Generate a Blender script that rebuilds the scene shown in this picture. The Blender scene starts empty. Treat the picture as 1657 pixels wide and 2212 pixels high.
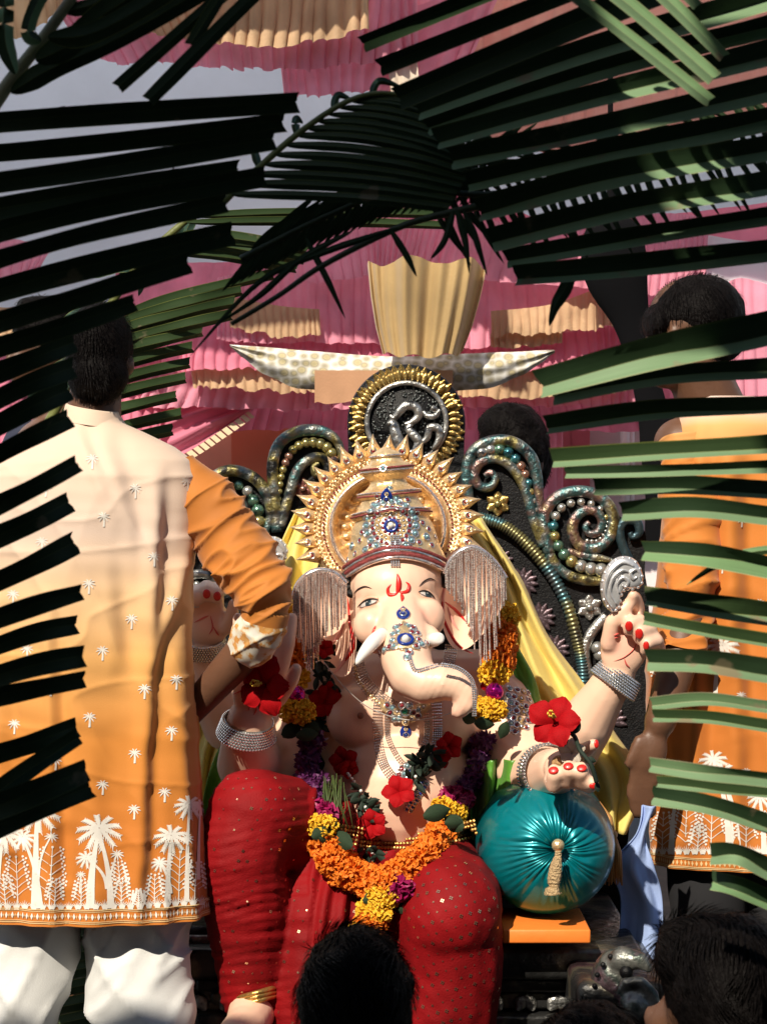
import bpy, bmesh, math, random
import numpy as np
from mathutils import Vector, Matrix, noise, Quaternion
from mathutils.bvhtree import BVHTree
from math import pi, sin, cos, sqrt, atan2, radians, exp, hypot
random.seed(7)
scene = bpy.context.scene
COL = scene.collection
# ------------------------------------------------------------------ camera
F = 5000.0; ZC = 1.25            # focal length in picture units (1657 x 2212), eye height
cam_d = bpy.data.cameras.new('camera'); cam = bpy.data.objects.new('camera', cam_d); COL.objects.link(cam)
cam.location = (0, 0, ZC); cam.rotation_euler = (pi / 2, 0, 0)
cam_d.sensor_fit = 'VERTICAL'; cam_d.sensor_height = 24.0; cam_d.lens = 24.0 * F / 2212.0
cam_d.clip_start = 0.05; cam_d.clip_end = 400
cam_d.dof.use_dof = True; cam_d.dof.focus_distance = 5.2; cam_d.dof.aperture_fstop = 9.0
scene.camera = cam
# ------------------------------------------------------------------ sky + sun
SUN_AZ = radians(24)             # sun stands behind the camera, this far to its left
SUN_EL = radians(40)
w = bpy.data.worlds.new('World'); scene.world = w; w.use_nodes = True
nt = w.node_tree
sky = nt.nodes.new('ShaderNodeTexSky'); sky.sky_type = 'NISHITA'; sky.sun_disc = False
sky.sun_elevation = SUN_EL; sky.sun_rotation = pi + SUN_AZ
bg = nt.nodes['Background']; bg.inputs['Strength'].default_value = 0.07
nt.links.new(sky.outputs[0], bg.inputs['Color'])
sd = bpy.data.lights.new('sun', 'SUN'); sd.energy = 5.0; sd.angle = radians(0.6); sd.color = (1.0, 0.9, 0.74)
so = bpy.data.objects.new('sun', sd); COL.objects.link(so)
LDIR = Vector((sin(SUN_AZ) * cos(SUN_EL), cos(SUN_AZ) * cos(SUN_EL), -sin(SUN_EL)))
so.rotation_euler = LDIR.to_track_quat('-Z', 'Y').to_euler(); so.location = (-3, -4, 8)
scene.view_settings.view_transform = 'Standard'; scene.view_settings.look = 'None'
scene.view_settings.exposure = 0.3; scene.view_settings.gamma = 1.0
scene.view_settings.use_curve_mapping = False
# ------------------------------------------------------------------ helpers
def P(u, v, d): return Vector(((u - 828.5) / F * d, d, ZC - (v - 1106.0) / F * d))
def U(n, d): return n * d / F        # picture units -> metres at distance d
ORG = {}
def tag(o, label=None, cat=None, group=None, kind=None):
    if label: o['label'] = label
    if cat: o['category'] = cat
    if group: o['group'] = group
    if kind: o['kind'] = kind
    return o
def thing(name, loc, label, cat, group=None):
    o = bpy.data.objects.new(name, None); COL.objects.link(o); o.location = loc; o.empty_display_size = .1
    ORG[o] = Vector(loc); return tag(o, label, cat, group)
def link(name, me, parent=None, loc=None, rot=None, scale=None):
    """place mesh data; loc in world space"""
    o = bpy.data.objects.new(name, me); COL.objects.link(o)
    base = ORG[parent] if parent else Vector((0, 0, 0))
    if parent: o.parent = parent
    if loc is not None: o.location = Vector(loc) - base; ORG[o] = Vector(loc)
    else: ORG[o] = base.copy()
    if rot is not None:
        o.rotation_mode = 'QUATERNION'; o.rotation_quaternion = rot
    if scale is not None: o.scale = scale if hasattr(scale, '__len__') else (scale,) * 3
    return o
def to_mesh(name, verts, faces, mats, mi=None, smooth=True, uv=None, org=None):
    me = bpy.data.meshes.new(name)
    v = np.array(verts, dtype=np.float64).reshape(-1, 3)
    if org is not None: v = v - np.array(org)
    me.from_pydata(v.tolist(), [], faces)
    for m in (mats if isinstance(mats, (list, tuple)) else [mats]): me.materials.append(m)
    n = len(me.polygons)
    if mi is not None: me.polygons.foreach_set('material_index', mi)
    me.polygons.foreach_set('use_smooth', [smooth] * n)
    if uv is not None:
        ul = me.uv_layers.new(name='UVMap'); li = np.empty(len(me.loops), dtype=np.int32)
        me.loops.foreach_get('vertex_index', li)
        ul.data.foreach_set('uv', np.array(uv, dtype=np.float32)[li].ravel())
    me.update(); return me
class MB:
    def __init__(s): s.v = []; s.f = []; s.m = []; s.uv = []
    def add(s, vs, fs, mi=0, uv=None):
        b = len(s.v); s.v += [tuple(p) for p in vs]; s.f += [tuple(i + b for i in f) for f in fs]
        s.m += [mi] * len(fs); s.uv += uv if uv else [(0, 0)] * len(vs); return s
    def grid(s, rows, mi=0, closed=False, uv=True, mif=None):
        nr = len(rows); nc = len(rows[0]); vs = [p for r in rows for p in r]; fs = []; ms = []
        for i in range(nr - 1):
            for j in range(nc if closed else nc - 1):
                k = (j + 1) % nc; fs.append((i * nc + j, i * nc + k, (i + 1) * nc + k, (i + 1) * nc + j))
                ms.append(mif(i, j) if mif else mi)
        b = len(s.v); s.v += [tuple(p) for p in vs]; s.f += [tuple(i + b for i in f) for f in fs]; s.m += ms
        s.uv += [(j / max(1, nc - 1), i / max(1, nr - 1)) for i in range(nr) for j in range(nc)]
        return s
    def tube(s, path, rad, n=8, mi=0, cap=True, flat=1.0, up=None, phase=0):
        path = [Vector(p) for p in path]; m = len(path)
        if not hasattr(rad, '__len__'): rad = [rad] * m
        rows = []; prev = None
        for i in range(m):
            t = (path[min(i + 1, m - 1)] - path[max(i - 1, 0)]).normalized()
            if prev is None:
                a = Vector(up) if up else (Vector((0, 1, 0)) if abs(t.y) < .9 else Vector((1, 0, 0)))
                nrm = (a - t * a.dot(t)).normalized()
            else:
                nrm = (prev - t * prev.dot(t)).normalized()
            prev = nrm; bi = t.cross(nrm)
            rows.append([path[i] + (nrm * cos(2 * pi * k / n + phase) * flat + bi * sin(2 * pi * k / n + phase)) * rad[i] for k in range(n)])
        b = len(s.v); s.grid(rows, mi, closed=True)
        if cap:
            s.f.append(tuple(b + k for k in range(n))[::-1]); s.m.append(mi)
            s.f.append(tuple(b + (m - 1) * n + k for k in range(n))); s.m.append(mi)
        return s
    def ell(s, c, r, nu=12, nv=8, mi=0, rot=None):
        if not hasattr(r, '__len__'): r = (r, r, r)
        c = Vector(c); vs = [];
        def tr(x, y, z):
            q = Vector((x * r[0], y * r[1], z * r[2]))
            if rot is not None: q = rot @ q
            return c + q
        vs.append(tr(0, 0, 1))
        for i in range(1, nv):
            a = pi * i / nv
            for j in range(nu):
                t = 2 * pi * j / nu; vs.append(tr(sin(a) * cos(t), sin(a) * sin(t), cos(a)))
        vs.append(tr(0, 0, -1)); fs = []
        for j in range(nu): fs.append((0, 1 + j, 1 + (j + 1) % nu))
        for i in range(nv - 2):
            for j in range(nu):
                k = (j + 1) % nu; fs.append((1 + i * nu + j, 1 + (i + 1) * nu + j, 1 + (i + 1) * nu + k, 1 + i * nu + k))
        e = len(vs) - 1
        for j in range(nu): fs.append((e, 1 + (nv - 2) * nu + (j + 1) % nu, 1 + (nv - 2) * nu + j))
        return s.add(vs, fs, mi)
    def caps(s, a, b, ra, rb, n=14):
        """tapered capsule, closed"""
        a = Vector(a); b = Vector(b); L = (b - a).length; t = (b - a) / max(L, 1e-6)
        path = []; rr = []
        for k in range(5):
            q = pi / 2 * (1 - k / 4.0); path.append(a - t * ra * sin(q)); rr.append(max(ra * cos(q), ra * .02))
        for k in range(5):
            q = pi / 2 * k / 4.0; path.append(b + t * rb * sin(q)); rr.append(max(rb * cos(q), rb * .02))
        return s.tube(path, rr, n)
    def chain(s, pts):
        for (a, ra), (b, rb) in zip(pts[:-1], pts[1:]): s.caps(a, b, ra, rb)
        return s
    def box(s, c, h, rot=None, mi=0, bev=0.0):
        c = Vector(c); hx, hy, hz = h; vs = []; 
        if bev <= 0:
            for x in (-1, 1):
                for y in (-1, 1):
                    for z in (-1, 1): vs.append(Vector((x * hx, y * hy, z * hz)))
            fs = [(0, 1, 3, 2), (4, 6, 7, 5), (0, 4, 5, 1), (2, 3, 7, 6), (0, 2, 6, 4), (1, 5, 7, 3)]
        else:
            bm = bmesh.new(); bmesh.ops.create_cube(bm, size=2)
            for q in bm.verts: q.co = Vector((q.co.x * hx, q.co.y * hy, q.co.z * hz))
            bmesh.ops.bevel(bm, geom=bm.edges[:], offset=bev, segments=2, affect='EDGES', profile=.5)
            bm.verts.index_update(); vs = [q.co.copy() for q in bm.verts]; fs = [tuple(q.index for q in f.verts) for f in bm.faces]; bm.free()
        vs = [c + ((rot @ q) if rot is not None else q) for q in vs]
        return s.add(vs, fs, mi)
    def strip(s, pts, mi=0):
        pass
    def build(s, name, mats, parent=None, smooth=True, loc=None):
        org = Vector(loc) if loc is not None else (ORG[parent] if parent else Vector((0, 0, 0)))
        me = to_mesh(name, s.v, s.f, mats, s.m, smooth, s.uv, org)
        return link(name, me, parent, loc)
def remesh(mb, vox, it=6, fac=.5):
    me = to_mesh('tmp', mb.v, mb.f, []) if False else bpy.data.meshes.new('tmp')
    me.from_pydata(mb.v, [], mb.f)
    bm = bmesh.new(); bm.from_mesh(me); bmesh.ops.recalc_face_normals(bm, faces=bm.faces[:]); bm.to_mesh(me); bm.free()
    o = bpy.data.objects.new('tmp', me); COL.objects.link(o)
    r = o.modifiers.new('r', 'REMESH'); r.mode = 'VOXEL'; r.voxel_size = vox
    if it:
        q = o.modifiers.new('s', 'SMOOTH'); q.factor = fac; q.iterations = it
    dg = bpy.context.evaluated_depsgraph_get(); ev = o.evaluated_get(dg); m2 = ev.to_mesh()
    n = len(m2.vertices); v = np.empty(n * 3); m2.vertices.foreach_get('co', v); v = v.reshape(-1, 3)
    nn = np.empty(n * 3); m2.vertices.foreach_get('normal', nn); nn = nn.reshape(-1, 3).copy()
    f = [tuple(p.vertices) for p in m2.polygons]
    ev.to_mesh_clear(); bpy.data.objects.remove(o); bpy.data.meshes.remove(me)
    return v, f, nn
def spl(pts, n=8, closed=False):
    """Catmull-Rom through tuples"""
    p = [np.array(q, float) for q in pts]; out = []; m = len(p)
    for i in range(m if closed else m - 1):
        if closed: a, b, c, d = p[(i - 1) % m], p[i], p[(i + 1) % m], p[(i + 2) % m]
        else: a, b, c, d = p[max(i - 1, 0)], p[i], p[i + 1], p[min(i + 2, m - 1)]
        for k in range(n):
            t = k / n
            out.append(.5 * ((2 * b) + (c - a) * t + (2 * a - 5 * b + 4 * c - d) * t * t + (3 * b - a - 3 * c + d) * t ** 3))
    if not closed: out.append(p[-1])
    return out
def lerp(a, b, t): return a + (b - a) * t
def interp(x, xs, ys): return float(np.interp(x, xs, ys))
def fbm(p, o=3): return noise.fractal(Vector(p), 1.0, 2.0, o)
CAM = Vector((0, 0, ZC))
def cast(bvh, u, v, dmin=0):
    d = (P(u, v, 1.0) - CAM).normalized(); h = bvh.ray_cast(P(u, v, dmin) if dmin else CAM, d)
    return (h[0], h[1] if h[1].dot(d) < 0 else -h[1]) if h[0] else (None, None)
# ------------------------------------------------------------------ materials
MATS = {}
def mat(name, col, rough=.6, metal=0, bump=None, var=None, coat=0, sheen=0, trans=0, spec=.5, ramp=None, weave=0, emit=None):
    if name in MATS: return MATS[name]
    m = bpy.data.materials.new(name); m.use_nodes = True; n = m.node_tree.nodes; l = m.node_tree.links
    b = n['Principled BSDF']; b.inputs['Roughness'].default_value = rough; b.inputs['Metallic'].default_value = metal
    b.inputs['Base Color'].default_value = (*col, 1); b.inputs['Coat Weight'].default_value = coat
    b.inputs['Sheen Weight'].default_value = sheen; b.inputs['Specular IOR Level'].default_value = spec
    tc = n.new('ShaderNodeTexCoord')
    if ramp:
        sc, stops = ramp
        nz = n.new('ShaderNodeTexNoise'); nz.inputs['Scale'].default_value = sc; nz.inputs['Detail'].default_value = 4
        l.new(tc.outputs['Object'], nz.inputs['Vector']); cr = n.new('ShaderNodeValToRGB')
        e = cr.color_ramp.elements
        while len(e) < len(stops): e.new(.5)
        for q, (p, c) in zip(e, stops): q.position = p; q.color = (*c, 1)
        l.new(nz.outputs['Fac'], cr.inputs['Fac']); l.new(cr.outputs['Color'], b.inputs['Base Color'])
    elif var:
        sc, am = var
        nz = n.new('ShaderNodeTexNoise'); nz.inputs['Scale'].default_value = sc; nz.inputs['Detail'].default_value = 5
        l.new(tc.outputs['Object'], nz.inputs['Vector']); mx = n.new('ShaderNodeMix'); mx.data_type = 'RGBA'
        mr = n.new('ShaderNodeMapRange'); mr.inputs['From Min'].default_value = .3; mr.inputs['From Max'].default_value = .7
        l.new(nz.outputs['Fac'], mr.inputs['Value']); l.new(mr.outputs['Result'], mx.inputs['Factor'])
        mx.inputs['A'].default_value = (*[max(0, c * (1 - am)) for c in col], 1)
        mx.inputs['B'].default_value = (*[min(1, c * (1 + am)) for c in col], 1)
        l.new(mx.outputs['Result'], b.inputs['Base Color'])
    if bump:
        sc, st = bump
        nb = n.new('ShaderNodeTexNoise'); nb.inputs['Scale'].default_value = sc; nb.inputs['Detail'].default_value = 6
        l.new(tc.outputs['Object'], nb.inputs['Vector']); bp = n.new('ShaderNodeBump'); bp.inputs['Strength'].default_value = st
        bp.inputs['Distance'].default_value = .01; l.new(nb.outputs['Fac'], bp.inputs['Height']); l.new(bp.outputs['Normal'], b.inputs['Normal'])
    if trans:
        tl = n.new('ShaderNodeBsdfTranslucent'); mxs = n.new('ShaderNodeMixShader'); mxs.inputs[0].default_value = trans
        src = b.inputs['Base Color'].links[0].from_socket if b.inputs['Base Color'].links else None
        if src: l.new(src, tl.inputs['Color'])
        else: tl.inputs['Color'].default_value = (*col, 1)
        l.new(b.outputs[0], mxs.inputs[1]); l.new(tl.outputs[0], mxs.inputs[2]); l.new(mxs.outputs[0], n['Material Output'].inputs['Surface'])
    MATS[name] = m; return m
def nodes(m): return m.node_tree.nodes, m.node_tree.links, m.node_tree.nodes['Principled BSDF']
# ================================================================== setting
m_street = mat('asphalt', (.05, .05, .05), .9, bump=(60, .4), var=(8, .3))
mb = MB(); mb.grid([[(-60, -40, -1.05), (60, -40, -1.05)], [(-60, 60, -1.05), (60, 60, -1.05)]])
tag(mb.build('street', m_street, smooth=False), kind='structure')
m_bed = mat('bed_wood', (.06, .045, .035), .8, bump=(30, .3), var=(12, .4))
# truck bed the tableau stands on
root = thing('truck_bed', (0, 6.3, -1.05), 'dark plank truck bed carrying the throne and the men', 'truck bed')
for i in range(14):
    x = -3.25 + i * .5
    MB().box((x, 6.5, -.03), (.245, 2.1, .03), bev=.004).build('plank', m_bed, root)
MB().box((0, 6.5, -.16), (3.4, 2.05, .095)).build('frame', m_bed, root)
for x in (-2.4, 2.4):
    for y in (5.1, 7.9):
        t = MB(); t.tube([(x - .12, y, -.68), (x - .1, y, -.68), (x + .1, y, -.68), (x + .12, y, -.68)], [.3, .36, .36, .3], 24)
        t.build('wheel', mat('tyre', (.02, .02, .02), .8), root)
# plastered house wall far behind
m_wall = mat('blue_plaster', (.64, .71, .84), .9, bump=(25, .15), var=(2.5, .08))
wl = thing('house_wall', (0, 10.3, -1.05), 'pale blue grey plastered house wall behind the pink tent', 'wall')
MB().box((0, 10.3, 2.5), (9, .1, 3.55)).build('plaster', m_wall, wl)
m_cable = mat('cable', (.12, .13, .16), .6)
t = MB(); t.tube([P(u, v, 10.19) for u, v in ((345, 290), (352, 310), (372, 345), (378, 380), (381, 410), (378, 440))], .006, 6); t.build('cable', m_cable, wl)
t = MB(); t.ell(P(130, 236, 10.2), (.03, .012, .008), 8, 5, rot=Matrix.Rotation(-.5, 3, 'Y')); t.build('chip', m_cable, wl)
# right hand building wall with pilaster and pipe
rw = thing('side_wall', P(1290, 1300, 8.4), 'stained white wall with pink pilaster behind the right palm leaves', 'wall')
m_whw = mat('white_plaster', (.72, .66, .68), .9, bump=(20, .2), ramp=(9, [(0, (.30, .28, .32)), (.36, (.72, .64, .66)), (1, (.8, .74, .76))]))
m_pil = mat('pink_paint', (.55, .16, .20), .8, bump=(20, .2), var=(5, .15))
MB().box(P(1360, 1000, 8.5), (.38, .03, .9)).build('plaster', m_whw, rw, smooth=False)
for u in (1222, 1252):
    MB().box(P(u, 1000, 8.43), (.018 if u == 1222 else .035, .02, .9)).build('pilaster', m_pil, rw, smooth=False)
t = MB(); t.tube([P(1350, 800, 8.42), P(1350, 1300, 8.42)], .018, 8); t.tube([P(1364, 800, 8.42), P(1364, 1300, 8.42)], .01, 8)
t.build('pipe', mat('pipe_white', (.75, .77, .8), .4), rw)

# ---------------------------------------------------------------- festival tent
m_pink = mat('pink_cloth', (.88, .34, .46), .75, bump=(160, .15), var=(5, .22), trans=.35, sheen=.2)
m_pink2 = mat('deep_pink_cloth', (.84, .26, .38), .75, bump=(160, .15), var=(6, .22), trans=.35, sheen=.2)
m_beige = mat('beige_cloth', (.64, .43, .25), .7, bump=(160, .15), var=(6, .2), trans=.3, sheen=.2)
m_peach = mat('peach_cloth', (.78, .36, .25), .8, bump=(120, .12), var=(3, .12), trans=.2)
m_salmon = mat('salmon_cloth', (.85, .40, .32), .8, bump=(120, .12), var=(4, .1), trans=.3)
m_gold = mat('old_gold_cloth', (.52, .36, .16), .55, bump=(120, .1), var=(4, .2), trans=.2, sheen=.3)
# patterned cream cloth: rows of small leaf outlines
m_print = mat('printed_cream', (.62, .58, .42), 1.0, bump=(120, .1), spec=.05)
n, l, b = nodes(m_print)
tc = n.new('ShaderNodeTexCoord'); vo = n.new('ShaderNodeTexVoronoi'); vo.inputs['Scale'].default_value = 30; vo.inputs['Randomness'].default_value = .55
mp = n.new('ShaderNodeMapping'); mp.inputs['Scale'].default_value = (1, .35, 1.25); l.new(tc.outputs['Object'], mp.inputs[0]); l.new(mp.outputs[0], vo.inputs['Vector'])
cr = n.new('ShaderNodeValToRGB'); e = cr.color_ramp.elements
for p, c in ((0, (.40, .35, .21)), (.2, (.38, .33, .20)), (.27, (.25, .21, .11)), (.33, (.46, .40, .25))):
    q = e[0] if p == 0 else (e[1] if p == .33 else e.new(p)); q.position = p; q.color = (*c, 1)
l.new(vo.outputs['Distance'], cr.inputs[0]); l.new(cr.outputs[0], b.inputs['Base Color'])

tent = thing('festival_tent', P(850, 1500, 7.9), 'pink and beige ruffled festival tent behind the throne', 'tent')
def ruffle(name, top, bot, d, m, pleats, amp, parent=tent, seed=0, rows=9, jag=.012, d2=None, spread=6, wr=.3):
    T = spl(top, 8); B = spl(bot, 8); pleats = pleats * 1.35; amp = amp * .72; nc = int(pleats * spread); R = random.Random(seed); ph = R.uniform(0, 9); R2 = []
    d2 = d if d2 is None else d2
    def at(L, s):
        x = s * (len(L) - 1); i = min(int(x), len(L) - 2); return L[i] + (L[i + 1] - L[i]) * (x - i)
    for i in range(rows):
        t = i / (rows - 1); row = []
        for j in range(nc + 1):
            s = j / nc; a = at(T, s); b_ = at(B, s); q = a + (b_ - a) * t
            p = P(q[0], q[1], lerp(d, d2, t))
            k = s * pleats * 2 * pi + ph + 4.0 * noise.noise((s * pleats * .3, seed * 3.1, t * .8))
            am = amp * (.55 + .45 * t) * (.6 + .8 * abs(noise.noise((s * pleats * .3 + 7, seed, 0))))
            p.y += am * (sin(k) + wr * sin(2.1 * k + 1 + t)) * .8 + amp * .9 * noise.noise((s * pleats * .22, t * 1.1, seed * 1.7)) + amp * .35 * noise.noise((s * pleats * 1.3, t * 4, seed)) ; p.x += amp * .35 * cos(k) * t
            p.z += t * t * jag * (noise.noise((s * pleats * .6, seed + .5, 1)) + .8 * noise.noise((s * pleats * 2.1, seed, 4)))
            row.append(p)
        R2.append(row)
    mm = MB(); mm.grid(R2); return mm.build(name, m, parent)
# back sheets
ruffle('back_sheet', [(250, 560), (560, 560), (760, 470), (900, 420), (1050, 430), (1250, 480), (1800, 420)], [(250, 930), (560, 930), (900, 930), (1250, 930), (1800, 930)], 8.0, m_pink2, 34, .03, seed=1)
ruffle('back_sheet', [(640, 840), (840, 840), (1050, 840)], [(640, 1250), (840, 1250), (1050, 1250)], 8.35, m_pink2, 9, .02, seed=2)
ruffle('wall_panel', [(250, 840), (460, 840), (655, 840)], [(250, 1300), (460, 1300), (655, 1300)], 8.3, m_peach, 3, .006, seed=3)
ruffle('wall_panel', [(500, 845), (575, 845), (648, 845)], [(500, 1300), (575, 1300), (648, 1300)], 8.22, mat('orange_peach', (.80, .30, .17), .8, bump=(120, .1), var=(3, .1), trans=.15), 2, .003, seed=33)
ruffle('wall_panel', [(1040, 845), (1130, 845), (1215, 845)], [(1040, 1250), (1130, 1250), (1215, 1250)], 8.3, m_pink, 6, .012, seed=4)
ruffle('wall_panel', [(680, 800), (830, 800), (978, 800)], [(680, 868), (830, 868), (978, 868)], 7.42, mat('tan_panel', (.46, .25, .14), .85, bump=(120, .12), var=(4, .15)), 4, .004, seed=5)
t = MB(); t.box(P(660, 960, 8.1), (.02, .02, .14)); t.build('post', mat('black_paint', (.01, .01, .01), .6), tent, smooth=False)
# ruffled tiers, from low to high
ruffle('ruffle', [(330, 790), (700, 810), (1000, 815), (1360, 790)], [(290, 880), (700, 885), (1000, 880), (1370, 875)], 7.88, m_pink, 30, .02, seed=6)
ruffle('ruffle', [(410, 775), (560, 785), (690, 790)], [(420, 835), (560, 842), (690, 850)], 7.8, m_beige, 12, .012, seed=7)
ruffle('ruffle', [(990, 795), (1180, 790), (1350, 775)], [(990, 855), (1180, 858), (1350, 845)], 7.8, m_beige, 14, .012, seed=8)
ruffle('ruffle', [(395, 700), (700, 720), (1050, 730), (1350, 700)], [(385, 800), (700, 800), (1050, 805), (1350, 790)], 7.76, m_pink2, 30, .02, seed=9)
ruffle('ruffle', [(495, 640), (600, 660), (690, 668)], [(495, 706), (600, 725), (695, 728)], 7.68, m_beige, 10, .012, seed=10)
ruffle('ruffle', [(1060, 672), (1200, 655), (1340, 600)], [(1060, 725), (1200, 720), (1340, 700)], 7.66, m_beige, 13, .012, seed=11)
ruffle('ruffle', [(1060, 720), (1130, 715), (1215, 712)], [(1060, 752), (1130, 750), (1215, 745)], 7.7, m_beige, 7, .012, seed=12)
ruffle('ruffle', [(470, 600), (680, 560), (1060, 590), (1350, 560)], [(470, 735), (680, 742), (1060, 748), (1350, 690)], 7.72, m_pink, 28, .022, seed=13)
ruffle('ruffle', [(640, 560), (760, 470), (880, 420), (970, 420), (1080, 480), (1330, 500)], [(640, 612), (780, 598), (850, 578), (930, 560), (1060, 608), (1330, 625)], 7.6, m_pink, 22, .022, seed=14)
ruffle('ruffle', [(-60, 510), (30, 515), (110, 540)], [(-60, 600), (30, 602), (80, 590)], 7.6, m_pink, 6, .02, seed=15)
ruffle('ruffle', [(-60, 660), (90, 670), (300, 690)], [(-60, 740), (90, 730), (300, 740)], 7.7, m_beige, 12, .015, seed=16)
ruffle('ruffle', [(-60, 730), (150, 730), (350, 740)], [(-60, 1010), (150, 1010), (350, 1010)], 7.9, m_pink2, 14, .02, seed=17)
# swag, bell, drape
def swag():
    T = spl([(496, 744), (600, 752), (720, 762), (850, 770), (1000, 764), (1110, 760), (1196, 756)], 16); B_ = spl([(500, 750), (560, 800), (650, 838), (850, 852), (1050, 838), (1140, 802), (1198, 762)], 16); rows = []; k = len(T)
    for i in range(29):
        t = i / 28; row = []
        for j in range(k):
            s_ = j / (k - 1); q = T[j] + (B_[j] - T[j]) * t; e_ = abs(2 * s_ - 1) ** 1.3; p = P(q[0], q[1] + 4 * noise.noise((s_ * 14, t * 2, 5)) * t, 7.5)
            p.y += .007 * e_ * sin(t * 15 + 5 * s_) + .005 * sin(s_ * 38 + t * 3 + 2 * noise.noise((s_ * 6, t, 2))) * (1 - t) + .010 * noise.noise((s_ * 9, t * 3, 1)) - .05 * sin(pi * t) * (1 - e_ * .6); row.append(p)
        rows.append(row)
    MB().grid(rows).build('patterned_swag', m_print, tent)
swag()
def bell():
    rows = []
    for i in range(15):
        t = i / 14; uc = lerp(922, 913, t); hw = interp(t, [0, .35, .7, 1], [128, 118, 104, 86]); row = []
        for j in range(121):
            s = -1 + 2 * j / 120; th = s * pi / 2
            fold = .030 * (1 - .35 * t) * (.75 * sin(s * 9.5 + .6 + .5 * t) + .4 * sin(s * 16 + 2 - .6 * t)) + .008 * sin(s * 31 + t)
            v = lerp(578 - 18 * cos(s * 1.5) + 8 * sin(s * 9), 770 - 8 * (1 - cos(s * 3)) * .5 + 4 * sin(s * 12), t)
            p = P(uc + hw * sin(th), v, 7.38 - .13 * cos(th) * (1 - .3 * t)); p.y += fold; row.append(p)
        rows.append(row)
    MB().grid(rows).build('gathered_bell', m_gold, tent)
bell()
def drape():
    rows = []; T = spl([(600, 840), (440, 835), (310, 870), (160, 930)], 10); B = spl([(540, 886), (470, 935), (390, 985), (250, 1050)], 10)
    for i in range(25):
        t = i / 24; row = []
        for k in range(len(T)):
            q = T[k] + (B[k] - T[k]) * t; p = P(q[0], q[1], 7.96); p.y -= .02 * sin(pi * t); p.y += .014 * sin(t * 21 + k * .06) + .006 * sin(t * 47 + k * .1); row.append(p)
        rows.append(row)
    o = MB().grid(rows).build('gathered_drape', m_pink2, tent)
    n_ = 26
    BB = spl([(540, 886), (470, 935), (390, 985), (250, 1050)], 24)
    for k in range(2, 60, 4):          # cream fringe along its lower edge
        a = BB[k]; c = BB[min(k + 3, len(BB) - 1)]; d_ = np.array((14, 12)) 
        q = MB(); q.add([P(*a, 7.93), P(*c, 7.93), P(*(c + d_), 7.92), P(*(a + d_), 7.92), P(*a, 7.94), P(*c, 7.94), P(*(c + d_), 7.93), P(*(a + d_), 7.93)],
                        [(0, 1, 2, 3), (7, 6, 5, 4), (0, 4, 5, 1), (2, 6, 7, 3), (1, 5, 6, 2), (3, 7, 4, 0)])
        q.build('fringe_tab', mat('cream_cloth', (.60, .46, .30), .8), tent, smooth=False)
drape()
# front valance under the tent's roof edge
val = thing('tent_valance', P(500, -60, 6.95), 'beige and pink ruffled valance hanging from the tent roof edge', 'valance')
ruffle('ruffle', [(150, -90), (500, -90), (800, -90)], [(290, 62), (420, 88), (600, 100), (800, 62)], 6.85, m_beige, 15, .03, val, seed=20)
ruffle('ruffle', [(60, -80), (500, -60), (900, -60)], [(190, 132), (400, 142), (640, 152), (900, 118)], 6.95, m_pink, 22, .028, val, seed=21)
ruffle('ruffle', [(600, 60), (760, 60), (1100, -60)], [(615, 198), (760, 204), (1000, 170)], 7.02, m_pink, 10, .025, val, seed=22)
ruffle('ruffle', [(-200, -90), (0, -90), (160, -90)], [(-200, 90), (40, 80), (140, 10)], 6.9, m_beige, 7, .025, val, seed=23)
ruffle('ruffle', [(850, -90), (1200, -90), (1800, -90)], [(830, 210), (1200, 330), (1800, 260)], 7.25, m_salmon, 16, .03, val, seed=24)
ruffle('ruffle', [(780, -90), (880, -90), (1080, -90)], [(790, 120), (860, 150), (960, 110)], 7.1, m_pink, 7, .025, val, seed=25)
ruffle('ruffle', [(835, 120), (860, 120), (900, 120)], [(850, 262), (880, 275), (915, 272)], 6.98, mat('ivory_cloth', (.72, .62, .50), .7, bump=(120, .1), trans=.2), 2, .015, val, seed=26)
ruffle('ruffle', [(1250, 480), (1420, 460), (1530, 470)], [(1250, 600), (1400, 640), (1520, 640)], 7.5, m_pink, 12, .02, tent, seed=27)
ruffle('ruffle', [(1540, 640), (1600, 600), (1720, 640)], [(1540, 900), (1600, 900), (1720, 900)], 7.5, m_pink, 7, .02, tent, seed=28)
ruffle('white_panel', [(1490, 500), (1600, 520), (1760, 540)], [(1490, 600), (1600, 640), (1760, 680)], 7.55, mat('white_cloth', (.78, .78, .84), .8, trans=.2), 3, .01, tent, seed=29)
# roof cloth of the tent (above the picture)
rows = []
for i in range(9):
    y = lerp(6.35, 9.4, i / 8); rows.append([(x, y, 3.2 + 1.4 * i / 8 - .12 * abs(sin(x * 1.3))) for x in np.linspace(-3.6, 3.6, 30)])
MB().grid(rows).build('roof_cloth', mat('white_roof_cloth', (.80, .80, .82), .8, trans=.55), tent)
for x in (-3.3, 3.3):
    t = MB(); t.tube([(x, 6.8, -1.05), (x, 6.8, 3.3)], .035, 10); t.build('tent_pole', mat('pole_steel', (.4, .4, .42), .4, .8), tent)
# dark bundle of cloth hanging beside the right palm
t = MB(); pp = spl([(1318, -260, 6), (1318, 200, 6), (1319, 420, 10), (1322, 500, 62), (1330, 590, 70), (1362, 690, 42), (1385, 780, 32), (1408, 880, 34), (1432, 960, 52), (1448, 1060, 56), (1450, 1180, 60)], 6)
t.tube([P(q[0], q[1], 6.7) for q in pp], [U(q[2], 6.7) for q in pp], 14, flat=.5)
o = t.build('hanging_cloth', mat('black_cloth', (.004, .004, .005), .95, spec=.1))
tag(o, 'black cloth bundle hanging between the throne and the right man', 'cloth')
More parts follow.
